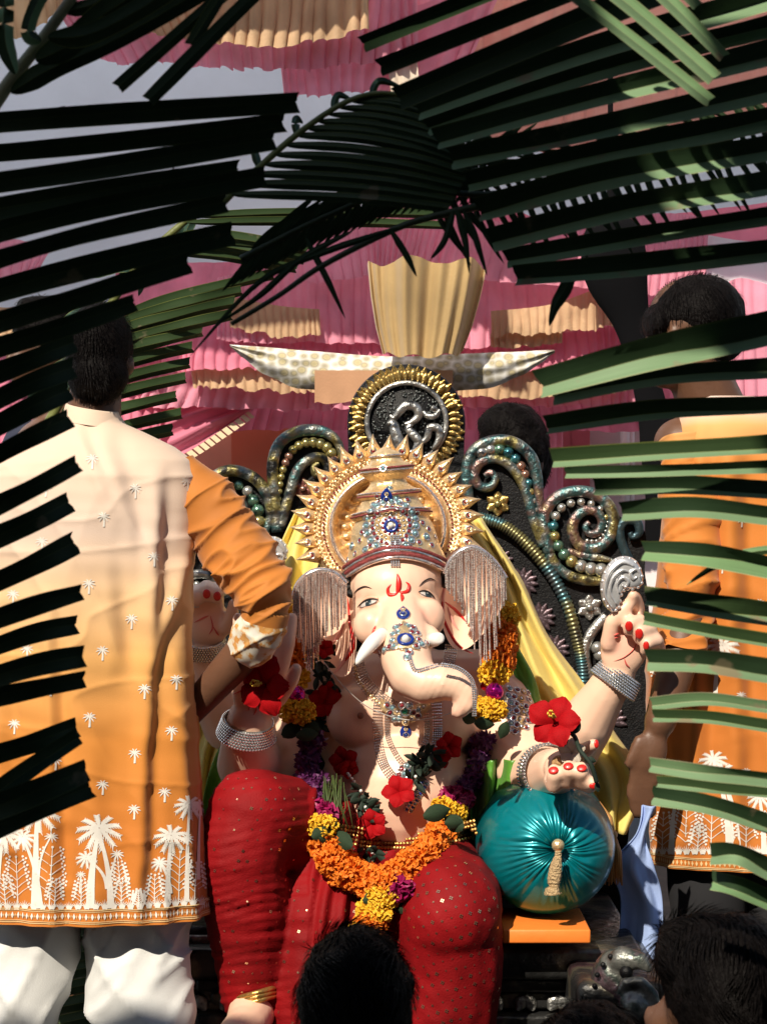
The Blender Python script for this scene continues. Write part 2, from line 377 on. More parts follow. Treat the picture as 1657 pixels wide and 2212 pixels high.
# added unseen awnings: shade the near palm leaves, gaps cut to light some
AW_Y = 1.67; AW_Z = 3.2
aw = thing('shade_awning', (0, 0, -1.05), 'dark green awnings added above the crowd, out of view, to shade the palm leaves', 'awning')
m_aw = mat('shade_cloth', (.05, .06, .05), .9)
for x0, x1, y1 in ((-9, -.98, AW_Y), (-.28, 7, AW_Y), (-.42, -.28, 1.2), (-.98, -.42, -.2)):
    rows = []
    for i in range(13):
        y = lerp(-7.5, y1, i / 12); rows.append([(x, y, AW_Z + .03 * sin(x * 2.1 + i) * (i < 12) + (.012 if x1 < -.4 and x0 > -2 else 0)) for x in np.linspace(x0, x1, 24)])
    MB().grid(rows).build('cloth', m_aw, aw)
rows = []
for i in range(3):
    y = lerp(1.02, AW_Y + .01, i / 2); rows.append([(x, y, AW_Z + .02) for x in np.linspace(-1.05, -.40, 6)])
MB().grid(rows).build('front_shade_cloth', m_aw, aw)
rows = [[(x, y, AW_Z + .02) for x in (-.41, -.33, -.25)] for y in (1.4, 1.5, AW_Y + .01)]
MB().grid(rows).build('front_shade_cloth', m_aw, aw)
for x in (-8.8, 6.8):
    for y in (-7.2, 1.6):
        t = MB(); t.tube([(x, y, -1.05), (x, y, AW_Z)], .04, 8); t.build('pole', mat('pole_steel', (.4, .4, .42), .4, .8), aw)
hb = thing('shade_house', (0, -9, -1.05), 'dim brown house front added behind the viewer to cut frontal sky light', 'house')  # added out of view to keep frontal sky light off the leaves
MB().box((0, -9, 2.2), (14, .3, 3.25)).build('wall', mat('brown_plaster', (.10, .08, .07), .9), hb)
for x in range(-5, 6):
    MB().box((x * 2.2, -8.66, 1.6), (.5, .05, .8)).build('shutter', mat('shutter_paint', (.04, .06, .05), .7), hb)
for x in (-6.8, 6.8):
    for y in (-7.2, 2.0):
        t = MB(); t.tube([(x, y, -1.05), (x, y, 4.0)], .04, 8); t.build('pole', mat('pole_steel', (.4, .4, .42), .4, .8), aw)
# ================================================================== elephant-headed idol
m_skin = mat('painted_skin', (.86, .56, .41), .42, var=(6, .05), coat=.1)
def airbrush(m, spots):
    n, l, b = nodes(m); src = b.inputs['Base Color'].links[0].from_socket; tc = n.new('ShaderNodeTexCoord')
    for (c, r, col, am) in spots:
        vm = n.new('ShaderNodeVectorMath'); vm.operation = 'DISTANCE'; l.new(tc.outputs['Object'], vm.inputs[0]); vm.inputs[1].default_value = c
        mr = n.new('ShaderNodeMapRange'); mr.interpolation_type = 'SMOOTHSTEP'; mr.inputs['From Min'].default_value = r; mr.inputs['From Max'].default_value = r * .25; mr.inputs['To Max'].default_value = am; l.new(vm.outputs['Value'], mr.inputs['Value'])
        mx = n.new('ShaderNodeMix'); mx.data_type = 'RGBA'; l.new(mr.outputs[0], mx.inputs['Factor']); l.new(src, mx.inputs['A']); mx.inputs['B'].default_value = (*col, 1); src = mx.outputs['Result']
    l.new(src, b.inputs['Base Color'])
m_pinks = mat('pink_tint', (.85, .40, .34), .45)
m_redp = mat('red_paint', (.62, .02, .015), .35, coat=.3)
m_blackp = mat('black_paint_gloss', (.015, .012, .012), .4)
m_white = mat('white_enamel', (.85, .83, .80), .25, coat=.3)
m_goldm = mat('gilt', (.90, .64, .35), .33, .7, bump=(75, .55), var=(20, .15))
m_goldd = mat('gilt_dark', (.55, .33, .10), .35, .85, bump=(80, .4), var=(30, .3))
m_silver = mat('rhinestone', (.80, .80, .80), .12, .9, var=(300, .25))
m_sparkle = mat('rhinestone_warm', (.72, .55, .50), .15, .8, ramp=(220, [(.3, (.34, .13, .11)), (.43, (.72, .58, .52)), (.55, (.90, .88, .86)), (.70, (.55, .33, .29))]))
m_red = mat('ruby', (.20, .012, .02), .15, 0, coat=.6)
m_blue = mat('sapphire', (.01, .03, .22), .1, 0, coat=.8)
m_aqua = mat('aqua_stone', (.30, .52, .58), .08, .5, coat=.8)
m_green = mat('emerald', (.0, .30, .15), .08, 0, coat=.9)
m_pearl = mat('pearl', (.82, .79, .74), .2, .1, coat=.6)
m_redband = mat('red_braid', (.28, .05, .05), .5, .2, bump=(300, .6), var=(200, .4))
idol = thing('elephant_headed_idol', P(850, 2250, 5.35), 'seated elephant-headed idol with gold crown, red dhoti and four arms', 'idol')
def E(mb_, u, v, d, ru, rv, rd, rz=0): mb_.ell(P(u, v, d), (U(ru, d), U(rd, d), U(rv, d)), 20, 14, rot=Matrix.Rotation(radians(rz), 3, 'Y'))
def CH(mb_, *pts): mb_.chain([(P(u, v, d), U(r, d)) for u, v, d, r in pts])
B = MB()
E(B, 862, 1560, 5.54, 185, 175, 150); E(B, 868, 1700, 5.50, 175, 165, 175)
CH(B, (690, 1490, 5.52, 78), (1035, 1480, 5.52, 80))
E(B, 785, 1550, 5.42, 82, 72, 62); E(B, 958, 1552, 5.42, 82, 72, 62)
# head
E(B, 855, 1255, 5.30, 103, 112, 105, 5); E(B, 858, 1318, 5.26, 97, 85, 88, 5)
E(B, 806, 1352, 5.19, 44, 46, 40); E(B, 922, 1335, 5.19, 40, 46, 40)
E(B, 853, 1270, 5.255, 92, 78, 76, 5); E(B, 862, 1318, 5.245, 92, 62, 72, 5)
CH(B, (866, 1290, 5.235, 45), (870, 1325, 5.195, 49), (873, 1365, 5.135, 53), (878, 1425, 5.06, 56), (890, 1458, 5.03, 52), (918, 1477, 5.01, 45), (955, 1475, 4.995, 40), (984, 1480, 4.99, 34), (1006, 1496, 4.985, 28), (1006, 1520, 4.98, 24), (990, 1536, 4.98, 18))
CH(B, (830, 1375, 5.13, 26), (812, 1392, 5.10, 22)); CH(B, (925, 1372, 5.12, 24), (938, 1380, 5.10, 19))
# back arms
CH(B, (1065, 1500, 5.60, 72), (1150, 1590, 5.60, 68), (1232, 1612, 5.56, 66), (1268, 1560, 5.50, 60), (1305, 1500, 5.46, 46), (1332, 1455, 5.44, 41))
E(B, 1348, 1398, 5.42, 52, 66, 30, 14); E(B, 1322, 1385, 5.42, 24, 50, 26, 0)
CH(B, (1315, 1390, 5.40, 20), (1322, 1345, 5.38, 18), (1345, 1320, 5.37, 17), (1362, 1300, 5.37, 14))
CH(B, (1370, 1340, 5.42, 17), (1378, 1315, 5.40, 16), (1372, 1292, 5.38, 15), (1366, 1285, 5.36, 12))
for fx, fy in ((1366, 1345), (1388, 1362), (1402, 1388)):
    CH(B, (fx + 22, fy + 26, 5.42, 17), (fx + 16, fy - 4, 5.37, 16), (fx - 4, fy + 2, 5.345, 14), (fx - 10, fy + 18, 5.36, 12))
CH(B, (650, 1510, 5.60, 72), (560, 1580, 5.60, 62), (495, 1568, 5.56, 58), (462, 1500, 5.52, 50), (440, 1420, 5.50, 40))
E(B, 450, 1345, 5.48, 50, 52, 30)
for fx, fy in ((447, 1275), (470, 1280), (425, 1285)):
    CH(B, (fx - 2, fy + 48, 5.47, 17), (fx, fy - 8, 5.45, 16), (fx, fy + 2, 5.42, 15), (fx, fy + 14, 5.42, 13))
CH(B, (490, 1355, 5.46, 18), (502, 1325, 5.44, 15), (505, 1305, 5.43, 13))
# front arms
CH(B, (1075, 1530, 5.50, 78), (1118, 1630, 5.44, 80), (1160, 1680, 5.36, 74), (1185, 1675, 5.24, 58), (1205, 1662, 5.16, 48))
E(B, 1228, 1660, 5.10, 56, 42, 48)
FING = ((1196, 1664, 5.00), (1228, 1655, 4.99), (1256, 1658, 4.985))
CH(B, (1258, 1690, 5.07, 18), (1272, 1698, 5.02, 17), (1280, 1692, 4.99, 15))
for fx, fy, fd in FING:
    CH(B, (fx - 6, fy + 22, 5.08, 18), (fx, fy + 34, 5.02, 18), (fx, fy + 10, fd, 16.5), (fx, fy, fd + .005, 15))
CH(B, (1240, 1630, 5.12, 20), (1268, 1618, 5.06, 17), (1282, 1608, 5.03, 14))
CH(B, (640, 1530, 5.52, 78), (575, 1630, 5.42, 78), (540, 1650, 5.32, 72), (536, 1600, 5.24, 58), (540, 1555, 5.20, 50))
E(B, 558, 1490, 5.18, 58, 72, 32)
for fx, dx in ((528, -8), (556, 0), (582, 8), (606, 16)):
    CH(B, (fx, 1450, 5.17, 18), (fx + dx, 1390, 5.16, 17), (fx + dx * 1.6, 1335, 5.17, 13))
CH(B, (600, 1510, 5.16, 20), (630, 1470, 5.12, 17), (640, 1445, 5.11, 14))
bv, bf, bn = remesh(B, .0055, 7)
# knuckle rings of the trunk tip
for i in range(len(bv)):
    x, y, z = bv[i]
    d_ = y; u = x / d_ * F + 828.5; v = 1106 - (z - ZC) / d_ * F
    if 895 < u < 1020 and 1430 < v < 1550 and d_ < 5.09:
        bv[i] += bn[i] * .0007 * sin((u * .8 + v * .45) * .55) * min(1, (u - 895) / 40)
body = link('body', to_mesh('body', bv, bf, m_skin, org=ORG[idol]), idol)
BV = BVHTree.FromPolygons([Vector(p) for p in bv], bf)
SPOT = []
for u, v, r, col, am in ((796, 1306, .034, (.50, .24, .14), .75), (921, 1288, .030, (.50, .24, .14), .75), (800, 1342, .035, (.85, .34, .26), .6), (925, 1322, .03, (.85, .34, .26), .5), (1348, 1385, .06, (.86, .42, .34), .55), (450, 1335, .05, (.86, .42, .34), .55), (558, 1490, .07, (.86, .42, .34), .55), (1228, 1640, .05, (.86, .42, .34), .5), (779, 1546, .035, (.55, .26, .17), .6), (985, 1530, .03, (.80, .42, .32), .5)):
    h, nn = cast(BV, u, v)
    if h: SPOT.append((h - ORG[idol], r, col, am))
airbrush(m_skin, SPOT)
# ---- ears
def ear(outline, d0, c, bulge, name='ear'):
    O = spl(outline, 6, True); fr = []; bk = []
    for k in range(7):
        t = k / 6; 
        fr.append([P(c[0] + (q[0] - c[0]) * t, c[1] + (q[1] - c[1]) * t, d0 + bulge * (1 - t * t) + .012 * sin(t * 5)) for q in O])
        bk.append([P(c[0] + (q[0] - c[0]) * t, c[1] + (q[1] - c[1]) * t, d0 + bulge * (1 - t * t) + .03 * (1.1 - t ** 4)) for q in O])
    mm = MB(); mm.grid(fr, closed=True); mm.grid([r[::-1] for r in bk], closed=True); return mm.build(name, m_skin, idol)
earL = ear([(765, 1250), (700, 1226), (650, 1255), (632, 1310), (648, 1375), (690, 1425), (735, 1462), (762, 1440), (772, 1370), (775, 1300)], 5.30, (720, 1330), .05)
earR = ear([(945, 1240), (985, 1185), (1040, 1188), (1085, 1235), (1088, 1300), (1055, 1355), (1010, 1400), (975, 1395), (952, 1340), (945, 1280)], 5.30, (1010, 1290), .05)
def paint(name, pts, w, m, parent, bvh=BV, off=.0015, n=6, fallback=5.28, taper=True, flat=.5):
    S = spl(pts, 6); path = []
    for q in S:
        h, nn = cast(bvh, q[0], q[1]); path.append((h + nn * off) if h else P(q[0], q[1], fallback))
    k = len(path); rr = [U(w, 5.2) * (max(.12, sin(pi * (i + .4) / (k - .2))) if taper else 1) for i in range(k)]
    mm = MB(); mm.tube(path, rr, n, flat=flat); return mm.build(name, m, parent)
def bvh_of(o):
    me = o.data; og = ORG[o]; return BVHTree.FromPolygons([v.co + og for v in me.vertices], [tuple(p.vertices) for p in me.polygons])
BE = bvh_of(earL); BEr = bvh_of(earR)
for pts in (((752, 1290), (758, 1350), (765, 1400), (730, 1445)), ((745, 1340), (735, 1370), (705, 1400)), ((762, 1380), (750, 1420), (722, 1455))):
    paint('painted_fold', pts, 5, m_pinks if pts[0][0] != 752 else m_redp, earL, BE, fallback=5.3)
for pts in (((958, 1275), (955, 1330), (985, 1390), (1022, 1412)), ((960, 1300), (985, 1320), (1008, 1345)), ((965, 1250), (955, 1290), (960, 1340)), ((966, 1310), (975, 1340), (990, 1362))):
    paint('painted_fold', pts, 4, m_pinks if pts[0][0] > 960 else m_redp, earR, BEr, fallback=5.3)
# ---- tusks
t = MB(); q = spl([(828, 1368, 5.09, 14), (808, 1385, 5.05, 16), (788, 1408, 5.02, 12.5), (774, 1428, 5.01, 7), (770, 1436, 5.01, 2)], 5)
t.tube([P(*a[:3]) for a in q], [U(a[3], 5.05) for a in q], 14); t.build('tusk', m_white, idol)
t = MB(); t.tube([P(930, 1382, 5.09), P(940, 1381, 5.06), P(948, 1379, 5.03), P(949, 1379, 5.028)], [U(16, 5), U(15, 5), U(13, 5), U(8, 5)], 14); t.build('tusk', m_white, idol)
paint('red_mark', ((812, 1352), (808, 1368), (812, 1384)), 4.5, m_redp, idol)
# ---- eyes
def eye(u, v, w, tilt):
    h, nn = cast(BV, u, v); s = U(1, 5.1)
    ex = Vector((1, 0, 0)); ex = (ex - nn * ex.dot(nn)).normalized(); ez = nn.cross(ex); ez = ez if ez.z > 0 else -ez
    r_ = Quaternion(nn, tilt); ex.rotate(r_); ez.rotate(r_)
    M = Matrix((ex, nn, ez)).transposed()
    a = MB(); a.ell(h - nn * s * 1, (w * s, 6 * s, 9.5 * s), 18, 10, rot=M); eb = a.build('eye', mat('eye_white', (.50, .45, .42), .4), idol)
    a = MB(); a.ell(h + nn * s * 1.3 + ex * s * 2 - ez * s * .5, (10.5 * s, 4.6 * s, 10 * s), 16, 8, rot=M); a.build('iris', mat('iris', (.018, .035, .045), .3), eb)
    a = MB(); a.ell(h + nn * s * 4.0 + ex * s * 2 - ez * s * .5, (4.6 * s, 2.2 * s, 4.6 * s), 12, 6, rot=M); a.build('pupil', m_blackp, eb)
    a = MB(); a.ell(h + nn * s * 5.6 + ex * s * 0 + ez * s * 1.5, (1.3 * s, .8 * s, 1.3 * s), 8, 5, rot=M); a.build('catchlight', m_white, eb)
    def arc(z0, rise, rad, m, name, o=3.4, ext=1.12, flat=.6):
        p = [h + ex * (w * s * ext * x) + ez * s * (z0 + rise * (1 - x * x)) + nn * s * (o * (1 - .75 * x * x)) for x in np.linspace(-1, 1, 13)]
        c = MB(); c.tube(p, [rad * s * (.35 + .65 * sin(pi * (i + .5) / 13)) for i in range(13)], 8, flat=flat); c.build(name, m, eb)
    arc(4.2, 8.0, 5.0, m_skin, 'eyelid', 2.8, 1.15, .9); arc(-1, 7.4, 2.2, m_blackp, 'lash_line', 6.2, 1.25)
    arc(-2, -6.5, 1.2, mat('lid_line', (.10, .05, .04), .5), 'lower_lash_line', 2.6); arc(1, 15, 1.0, mat('lid_crease', (.45, .22, .15), .6), 'lid_crease', 1.2, 1.1)  # thin dark brown line along the lower lid
    return eb
eye(796, 1304, 22, -.06); eye(921, 1286, 17, .12)
paint('eyebrow', ((764, 1284), (774, 1273), (789, 1267), (804, 1271)), 1.9, m_blackp, idol)
paint('eyebrow', ((904, 1267), (915, 1256), (929, 1250), (941, 1255)), 1.8, m_blackp, idol)
for u, v in ((806, 1340),):
    pass
# ---- forehead mark
tl = MB()
def dab(name, pts, w): paint(name, pts, w, m_redp, idol)
dab('forehead_mark', ((858, 1240), (861, 1254), (860, 1272), (856, 1284)), 6.5)
dab('forehead_mark', ((845, 1262), (838, 1272), (841, 1284), (853, 1285), (861, 1278)), 4.5)
dab('forehead_mark', ((876, 1257), (883, 1264), (880, 1277), (868, 1281), (861, 1276)), 4.5)
dab('forehead_mark', ((866, 1283), (869, 1291), (868, 1300)), 4.5)
# ---- palm lines and nails
for pts in (((1372, 1360), (1372, 1395), (1350, 1418), (1325, 1428)), ((1348, 1422), (1352, 1434), (1360, 1442)), ((1325, 1372), (1336, 1368)), ((1326, 1378), (1338, 1374))):
    paint('palm_line', pts, 2.2, mat('palm_red', (.70, .12, .10), .5), idol, fallback=5.4)
for pts in (((455, 1330), (460, 1355), (452, 1370)), ((460, 1352), (470, 1368), (474, 1372)), ((420, 1345), (440, 1335), (452, 1330)), ((525, 1498), (540, 1515), (538, 1535)), ((545, 1515), (555, 1530), (548, 1545)), ((505, 1500), (528, 1490), (548, 1488))):
    paint('palm_line', pts, 2.2, mat('palm_red', (.70, .12, .10), .5), idol, fallback=5.4)
NAILS = [(1358, 1353, 9, 13), (1380, 1369, 9, 13), (1395, 1395, 7, 11), (447, 1283, 9, 11), (470, 1288, 9, 11), (1195, 1664, 11, 9), (1227, 1655, 11, 9), (1256, 1659, 11, 9), (1282, 1698, 10, 7), (1288, 1607, 6, 9)]
for u, v, a_, b_ in NAILS:
    h, nn = cast(BV, u, v)
    if h:
        ex = (Vector((1, 0, 0)) - nn * nn.x).normalized(); M = Matrix((ex, nn, nn.cross(ex))).transposed()
        a = MB(); a.ell(h, (U(a_, 5.2), .0032, U(b_, 5.2)), 12, 6, rot=M); a.build('nail', m_redp, idol)
h, nn = cast(BV, 779, 1546); a = MB(); a.ell(h, (.008, .006, .008), 10, 6); a.build('nipple', mat('brown_paint', (.25, .1, .06), .5), idol)
# ---- bracelets: rows of rhinestones on gilt cuffs
def ringbeads(mb_, c, ax, ra, rb, r, n, ph=0):
    ax = Vector(ax).normalized(); e1 = ax.cross(Vector((0, 1, .2))).normalized(); e2 = ax.cross(e1)
    for k in range(n):
        a = 2 * pi * (k + ph) / n; mb_.ell(Vector(c) + e1 * ra * cos(a) + e2 * rb * sin(a), r, 6, 4)
def bracelet(p0, p1, r0, r1, rows, n, r):
    p0 = P(*p0); p1 = P(*p1); ax = (p1 - p0).normalized(); a = MB(); rr0 = U(r0, p0.y); rr1 = U(r1, p1.y)
    a.tube([p0 - ax * .004, p0, p1, p1 + ax * .004], [rr0 * .96, rr0, rr1, rr1 * .96], 32, cap=False); cu = a.build('bracelet', mat('silver_cuff', (.6, .58, .55), .3, .9), idol)
    a = MB()
    for k in range(rows):
        t = k / (rows - 1); ringbeads(a, p0.lerp(p1, t), ax, lerp(rr0, rr1, t) + r * .5, lerp(rr0, rr1, t) + r * .5, r, n, .5 * (k % 2))
    o = a.build('rhinestones', m_silver, cu, smooth=False); o['kind'] = 'stuff'
bracelet((1322, 1480, 5.45), (1342, 1452, 5.45), 54, 47, 7, 56, .0033)
bracelet((440, 1412, 5.5), (440, 1384, 5.49), 46, 46, 7, 52, .0033)
bracelet((533, 1588, 5.22), (537, 1558, 5.205), 62, 54, 7, 60, .0033)
bracelet((1181, 1672, 5.25), (1190, 1668, 5.21), 63, 60, 2, 50, .0035)
# armlet
ARM = MB(); random.seed(3)
# ---- jewels (shared meshes)
def jewel_mesh(name, rim, core, sq=.6):
    a = MB(); n_ = 10; rows = []
    for k in range(n_):
        pass
    a.tube([Vector((cos(2 * pi * k / 12), sin(2 * pi * k / 12), .15)) for k in range(13)], .28, 6, mi=0, cap=False, up=(0, 0, 1))
    a.ell((0, 0, .1), (.62, .62, sq * .8), 10, 6, mi=1); return to_mesh(name, a.v, a.f, [rim, core], a.m)
J_red = jewel_mesh('jewel_red', m_silver, m_red); J_aqua = jewel_mesh('jewel_aqua', m_silver, m_aqua, .9); J_sil = jewel_mesh('jewel_silver', m_goldm, m_silver)
J_blue = jewel_mesh('jewel_blue', m_silver, m_blue, .8); J_green = jewel_mesh('jewel_green', m_silver, m_green, .9); J_pearl = jewel_mesh('jewel_pearl', m_blue, m_pearl, 1.0)
def put(me, h, nn, r, parent, name='jewel', spin=0.0):
    rot = nn.to_track_quat('Z', 'Y'); return link(name, me, parent, h + nn * r * .1, rot, r)
def gem(me, u, v, r, parent, bvh, d=None):
    h, nn = cast(bvh, u, v, 5.17 if v > 1600 else 0)
    if h is None: h, nn = P(u, v, d or 5.3), Vector((0, -1, 0))
    return put(me, h, nn, U(r, 5.2), parent)
# ---- halo
HC = (838, 1138, 5.44); hc = P(*HC); hs = U(1, HC[2]); VS = .94
def hp(r, a, y=0): return hc + Vector((r * hs * cos(a), y + .02 * sin(a), r * hs * VS * sin(a)))
def disc(prof, n_, m, parent, name, a0=0, a1=2 * pi):
    rows = [[hp(r, lerp(a0, a1, k / n_), y) for k in range(n_ + 1)] for r, y in prof]
    a = MB(); a.grid(rows); return a.build(name, m, parent)
halo = disc([(0, .03), (60, .03), (100, .028), (112, .01), (116, -.012), (122, -.02), (128, -.012), (132, 0), (148, -.004), (154, -.012), (160, -.004), (170, .004), (172, .02), (120, .05)], 96, m_goldm, idol, 'halo')
disc([(117, -.014), (119, -.023), (122.5, -.026), (126, -.022), (128, -.014)], 120, m_sparkle, halo, 'glitter_ring')
a = MB(); b2 = MB(); c2 = MB()
for k in range(96):
    an = 2 * pi * k / 96; a.ell(hp(139, an, -.006), .003, 6, 4, mi=0); b2.ell(hp(157, an, -.012), .0035 * 1.2, 6, 4)
    if k % 1 == 0: c2.ell(hp(148, an + .03, -.006), .0042, 6, 4)
for q, m, nm in ((a, m_red, 'ruby_beads'), (b2, m_goldm, 'gilt_beads'), (c2, m_goldm, 'gilt_beads')): q.build(nm, m, halo)
# embossed flower relief inside the disc
a = MB()
for k in range(26):
    an = 2 * pi * k / 26
    for r in (70, 92): a.ell(hp(r, an + (.12 if r == 70 else 0), .024), (.012, .008, .008), 8, 5)
a.build('embossing', m_goldm, halo)
# rays
def spike_mesh():
    rows = []
    for t in np.linspace(0, 1, 9):
        w_ = interp(t, [0, .2, .45, .7, 1], [18, 21, 14, 7, .6]); ln = t * 52; bend = 5 * t * t
        y = -.01 - .018 * sin(t * 2.6)
        rows.append([Vector(((-w_ + bend) * hs, .012, ln * hs)), Vector(((-w_ * .55 + bend) * hs, y * .7, ln * hs)), Vector((bend * hs, y, ln * hs)), Vector(((w_ * .55 + bend) * hs, y * .7, ln * hs)), Vector(((w_ + bend) * hs, .012, ln * hs))])
    a = MB(); a.grid(rows); a.grid([[p + Vector((0, .012, 0)) for p in r[::-1]] for r in rows]); return to_mesh('ray', a.v, a.f, m_goldm)
SP = spike_mesh(); ns = 23
for k in range(ns):
    an = radians(lerp(-22, 202, k / (ns - 1))); p = hp(157, an, -.002)
    o = link('ray', SP, halo, p, Quaternion((0, 1, 0), -(an - pi / 2)), (1, 1, random.uniform(.9, 1.1)))
    put(J_red, hp(176, an, -.022), Vector((0, -1, .1)), U(6.5, 5.4), halo)
# ---- crown
TILT = Matrix.Rotation(radians(-5.5), 3, 'Y')
cb = P(855, 1215, 5.30)
prof = [(1230, 101), (1215, 108), (1198, 109), (1180, 102), (1162, 96), (1145, 92), (1128, 86), (1118, 80), (1112, 86), (1104, 86), (1098, 74), (1086, 66), (1076, 62), (1070, 68), (1062, 68), (1056, 54), (1046, 42), (1036, 40), (1028, 48), (1020, 56), (1012, 58), (1004, 52), (998, 38), (990, 33), (984, 34), (978, 30), (970, 16), (964, 3)]
def crown_pt(r, v, th, push=0):
    k_ = min(1, max(0, (v - 1080) / 130)); v = v + k_ * (42 * sin(th) ** 2 + 5 * sin(th) - 24); z = -(v - 1215); q = Vector(((r + push) * sin(th), -(r + push) * cos(th) * .92, z)) * U(1, 5.3); return cb + TILT @ q
PR = spl(prof, 3)
a = MB(); a.grid([[crown_pt(r, v, 2 * pi * k / 56, .8 * sin(k * pi / 3.5) * (1 if 1100 < v < 1190 else 0)) for k in range(56)] for v, r in PR], closed=True)
crown = a.build('crown', m_goldm, idol, loc=None); BC = bvh_of(crown)
def band(v, r, rad, m, name, arch=0):
    p = [crown_pt(r, v + arch * abs(sin(th)) ** 2 + arch * .15 * sin(th), th) for th in np.linspace(-pi / 2 * 1.25, pi / 2 * 1.25, 49)]
    c = MB(); c.tube(p, U(rad, 5.3), 8); return c.build(name, m, crown)
for dv, rr_, m in ((0, 4.5, m_sparkle), (-8, 4.5, m_redband), (-16, 3.5, m_silver), (-23, 4, m_redband)):
    band(1226 + dv, 113 - dv * .02, rr_, m, 'braid', 0)
for k_, (v, r) in enumerate(((1108, 88), (1102, 87), (1068, 69), (1062, 69), (1016, 58), (1010, 59), (984, 35))): band(v, r, 2.2, m_redband if k_ in (0, 2, 5) else m_sparkle, 'braid')
mc = (845, 1136)
gem(J_pearl, *mc, 13, crown, BC)
for r, n_, me, s_ in ((18, 11, J_red, 5), (29, 16, J_sil, 5.6), (40, 21, J_red, 6), (53, 20, J_aqua, 8)):
    for k in range(n_):
        an = 2 * pi * k / n_; gem(me if (r < 54 or k % 3) else J_sil, mc[0] + r * cos(an), mc[1] + r * sin(an), s_, crown, BC)
for u, v, me, s_ in ((762, 1180, J_aqua, 8), (778, 1168, J_red, 6), (768, 1196, J_red, 6), (790, 1188, J_aqua, 7), (783, 1150, J_red, 6), (800, 1178, J_red, 6), (905, 1172, J_red, 6), (920, 1160, J_aqua, 8), (925, 1143, J_red, 6), (932, 1178, J_red, 6), (912, 1130, J_red, 6), (900, 1108, J_red, 6), (790, 1120, J_red, 6),
                    (820, 1085, J_red, 6), (808, 1092, J_aqua, 7), (855, 1078, J_aqua, 7), (868, 1090, J_red, 6), (880, 1080, J_red, 6), (815, 1072, J_red, 5), (842, 1055, J_aqua, 6), (828, 1012, J_aqua, 7), (905, 1190, J_aqua, 7), (885, 1182, J_red, 6), (820, 1190, J_red, 6), (940, 1160, J_red, 5), (752, 1210, J_red, 6), (860, 1196, J_red, 5)):
    gem(me, u, v, s_, crown, BC)
def drop(u, v, w_, h_, parent, bvh, d=5.2):
    h, nn = cast(bvh, u, v)
    if h is None: h, nn = P(u, v, d), Vector((0, -1, 0))
    s = U(1, 5.2); ex = (Vector((1, 0, 0)) - nn * nn.x).normalized(); ez = ex.cross(nn); ez = ez if ez.z > 0 else -ez
    O = [(sin(t_) * w_ * (1 if cos(t_) < 0 else (1 - .75 * cos(t_) ** 1.5)), cos(t_) * h_) for t_ in np.linspace(0, 2 * pi, 21)[:-1]]
    a = MB(); rows = [[h + ex * x * s * k + ez * z * s * k + nn * s * y for x, z in O] for k, y in ((1.0, -1), (1.0, 3), (.8, 4.5), (.4, 5.2), (.02, 5.4))]
    a.grid(rows, closed=True, mif=lambda i, j: 1 if i >= 1 else 0); g = a.build('drop_gem', [m_silver, m_blue], parent)
    put(J_blue, h + nn * s * 5 - ez * h_ * .4 * s, nn, s * w_ * .45, g)
    put(J_sil, h + nn * s * 5 + ez * h_ * .25 * s, nn, s * w_ * .3, g)
drop(835, 1070, 13, 19, crown, BC)
# hanging strip of rhinestones on the forehead
a = MB()
for i in range(16):
    for j in range(4):
        u, v = 846 + j * 5, 1160 + i * 4.3; h, nn = cast(BC if v < 1204 else BV, u, v)
        if h: a.ell(h + nn * .006, .0026, 6, 4)
a.build('forehead_strip', m_silver, crown, smooth=False)
# black hair at the temples
for G_ in (((752, 1250, 5.28, 18), (748, 1270, 5.28, 15), (758, 1282, 5.27, 10)), ((958, 1236, 5.28, 16), (962, 1258, 5.28, 13))):
    a = MB()
    for u, v, d, r in G_: a.ell(P(u, v, d), U(r, d), 12, 8)
    a.build('hair_curl', mat('black_curls', (.012, .010, .010), .5, bump=(90, 1)), idol)
# ---- rhinestone curtains over the ears
def curtain(arc, lens, d, n_):
    A = spl(arc, 10); top = MB(); pth = [P(q[0], q[1], d) for q in A]; top.tube(pth, U(7, d), 8); c = top.build('ear_curtain', m_sparkle, idol)
    for k in range(n_):
        s = (k + .5) / n_; x = s * (len(A) - 1); i = int(x); q = A[i] + (A[i + 1] - A[i]) * (x - i); L = interp(s, *lens) * random.uniform(.94, 1.05)
        nb = int(L / 3.6); a = MB(); sw = random.uniform(-.02, .05)
        for j in range(nb):
            a.ell(P(q[0] + j * 3.6 * sw, q[1] + 3 + j * 3.6, d - .012 + .00008 * j + .004 * sin(k * 1.7 + j * .05)), .0026, 5, 3)
        a.build('strand', m_sparkle, c, smooth=False)
curtain([(634, 1296), (645, 1262), (668, 1240), (695, 1232), (725, 1240), (748, 1262)], ([0, .15, .35, .45, .6, .8, 1], [50, 105, 200, 195, 150, 120, 60]), 5.20, 36)
curtain([(962, 1240), (975, 1210), (1000, 1188), (1030, 1185), (1065, 1212), (1092, 1250)], ([0, .2, .45, .6, .68, .8, .9, 1], [25, 75, 150, 240, 250, 190, 90, 45]), 5.20, 38)
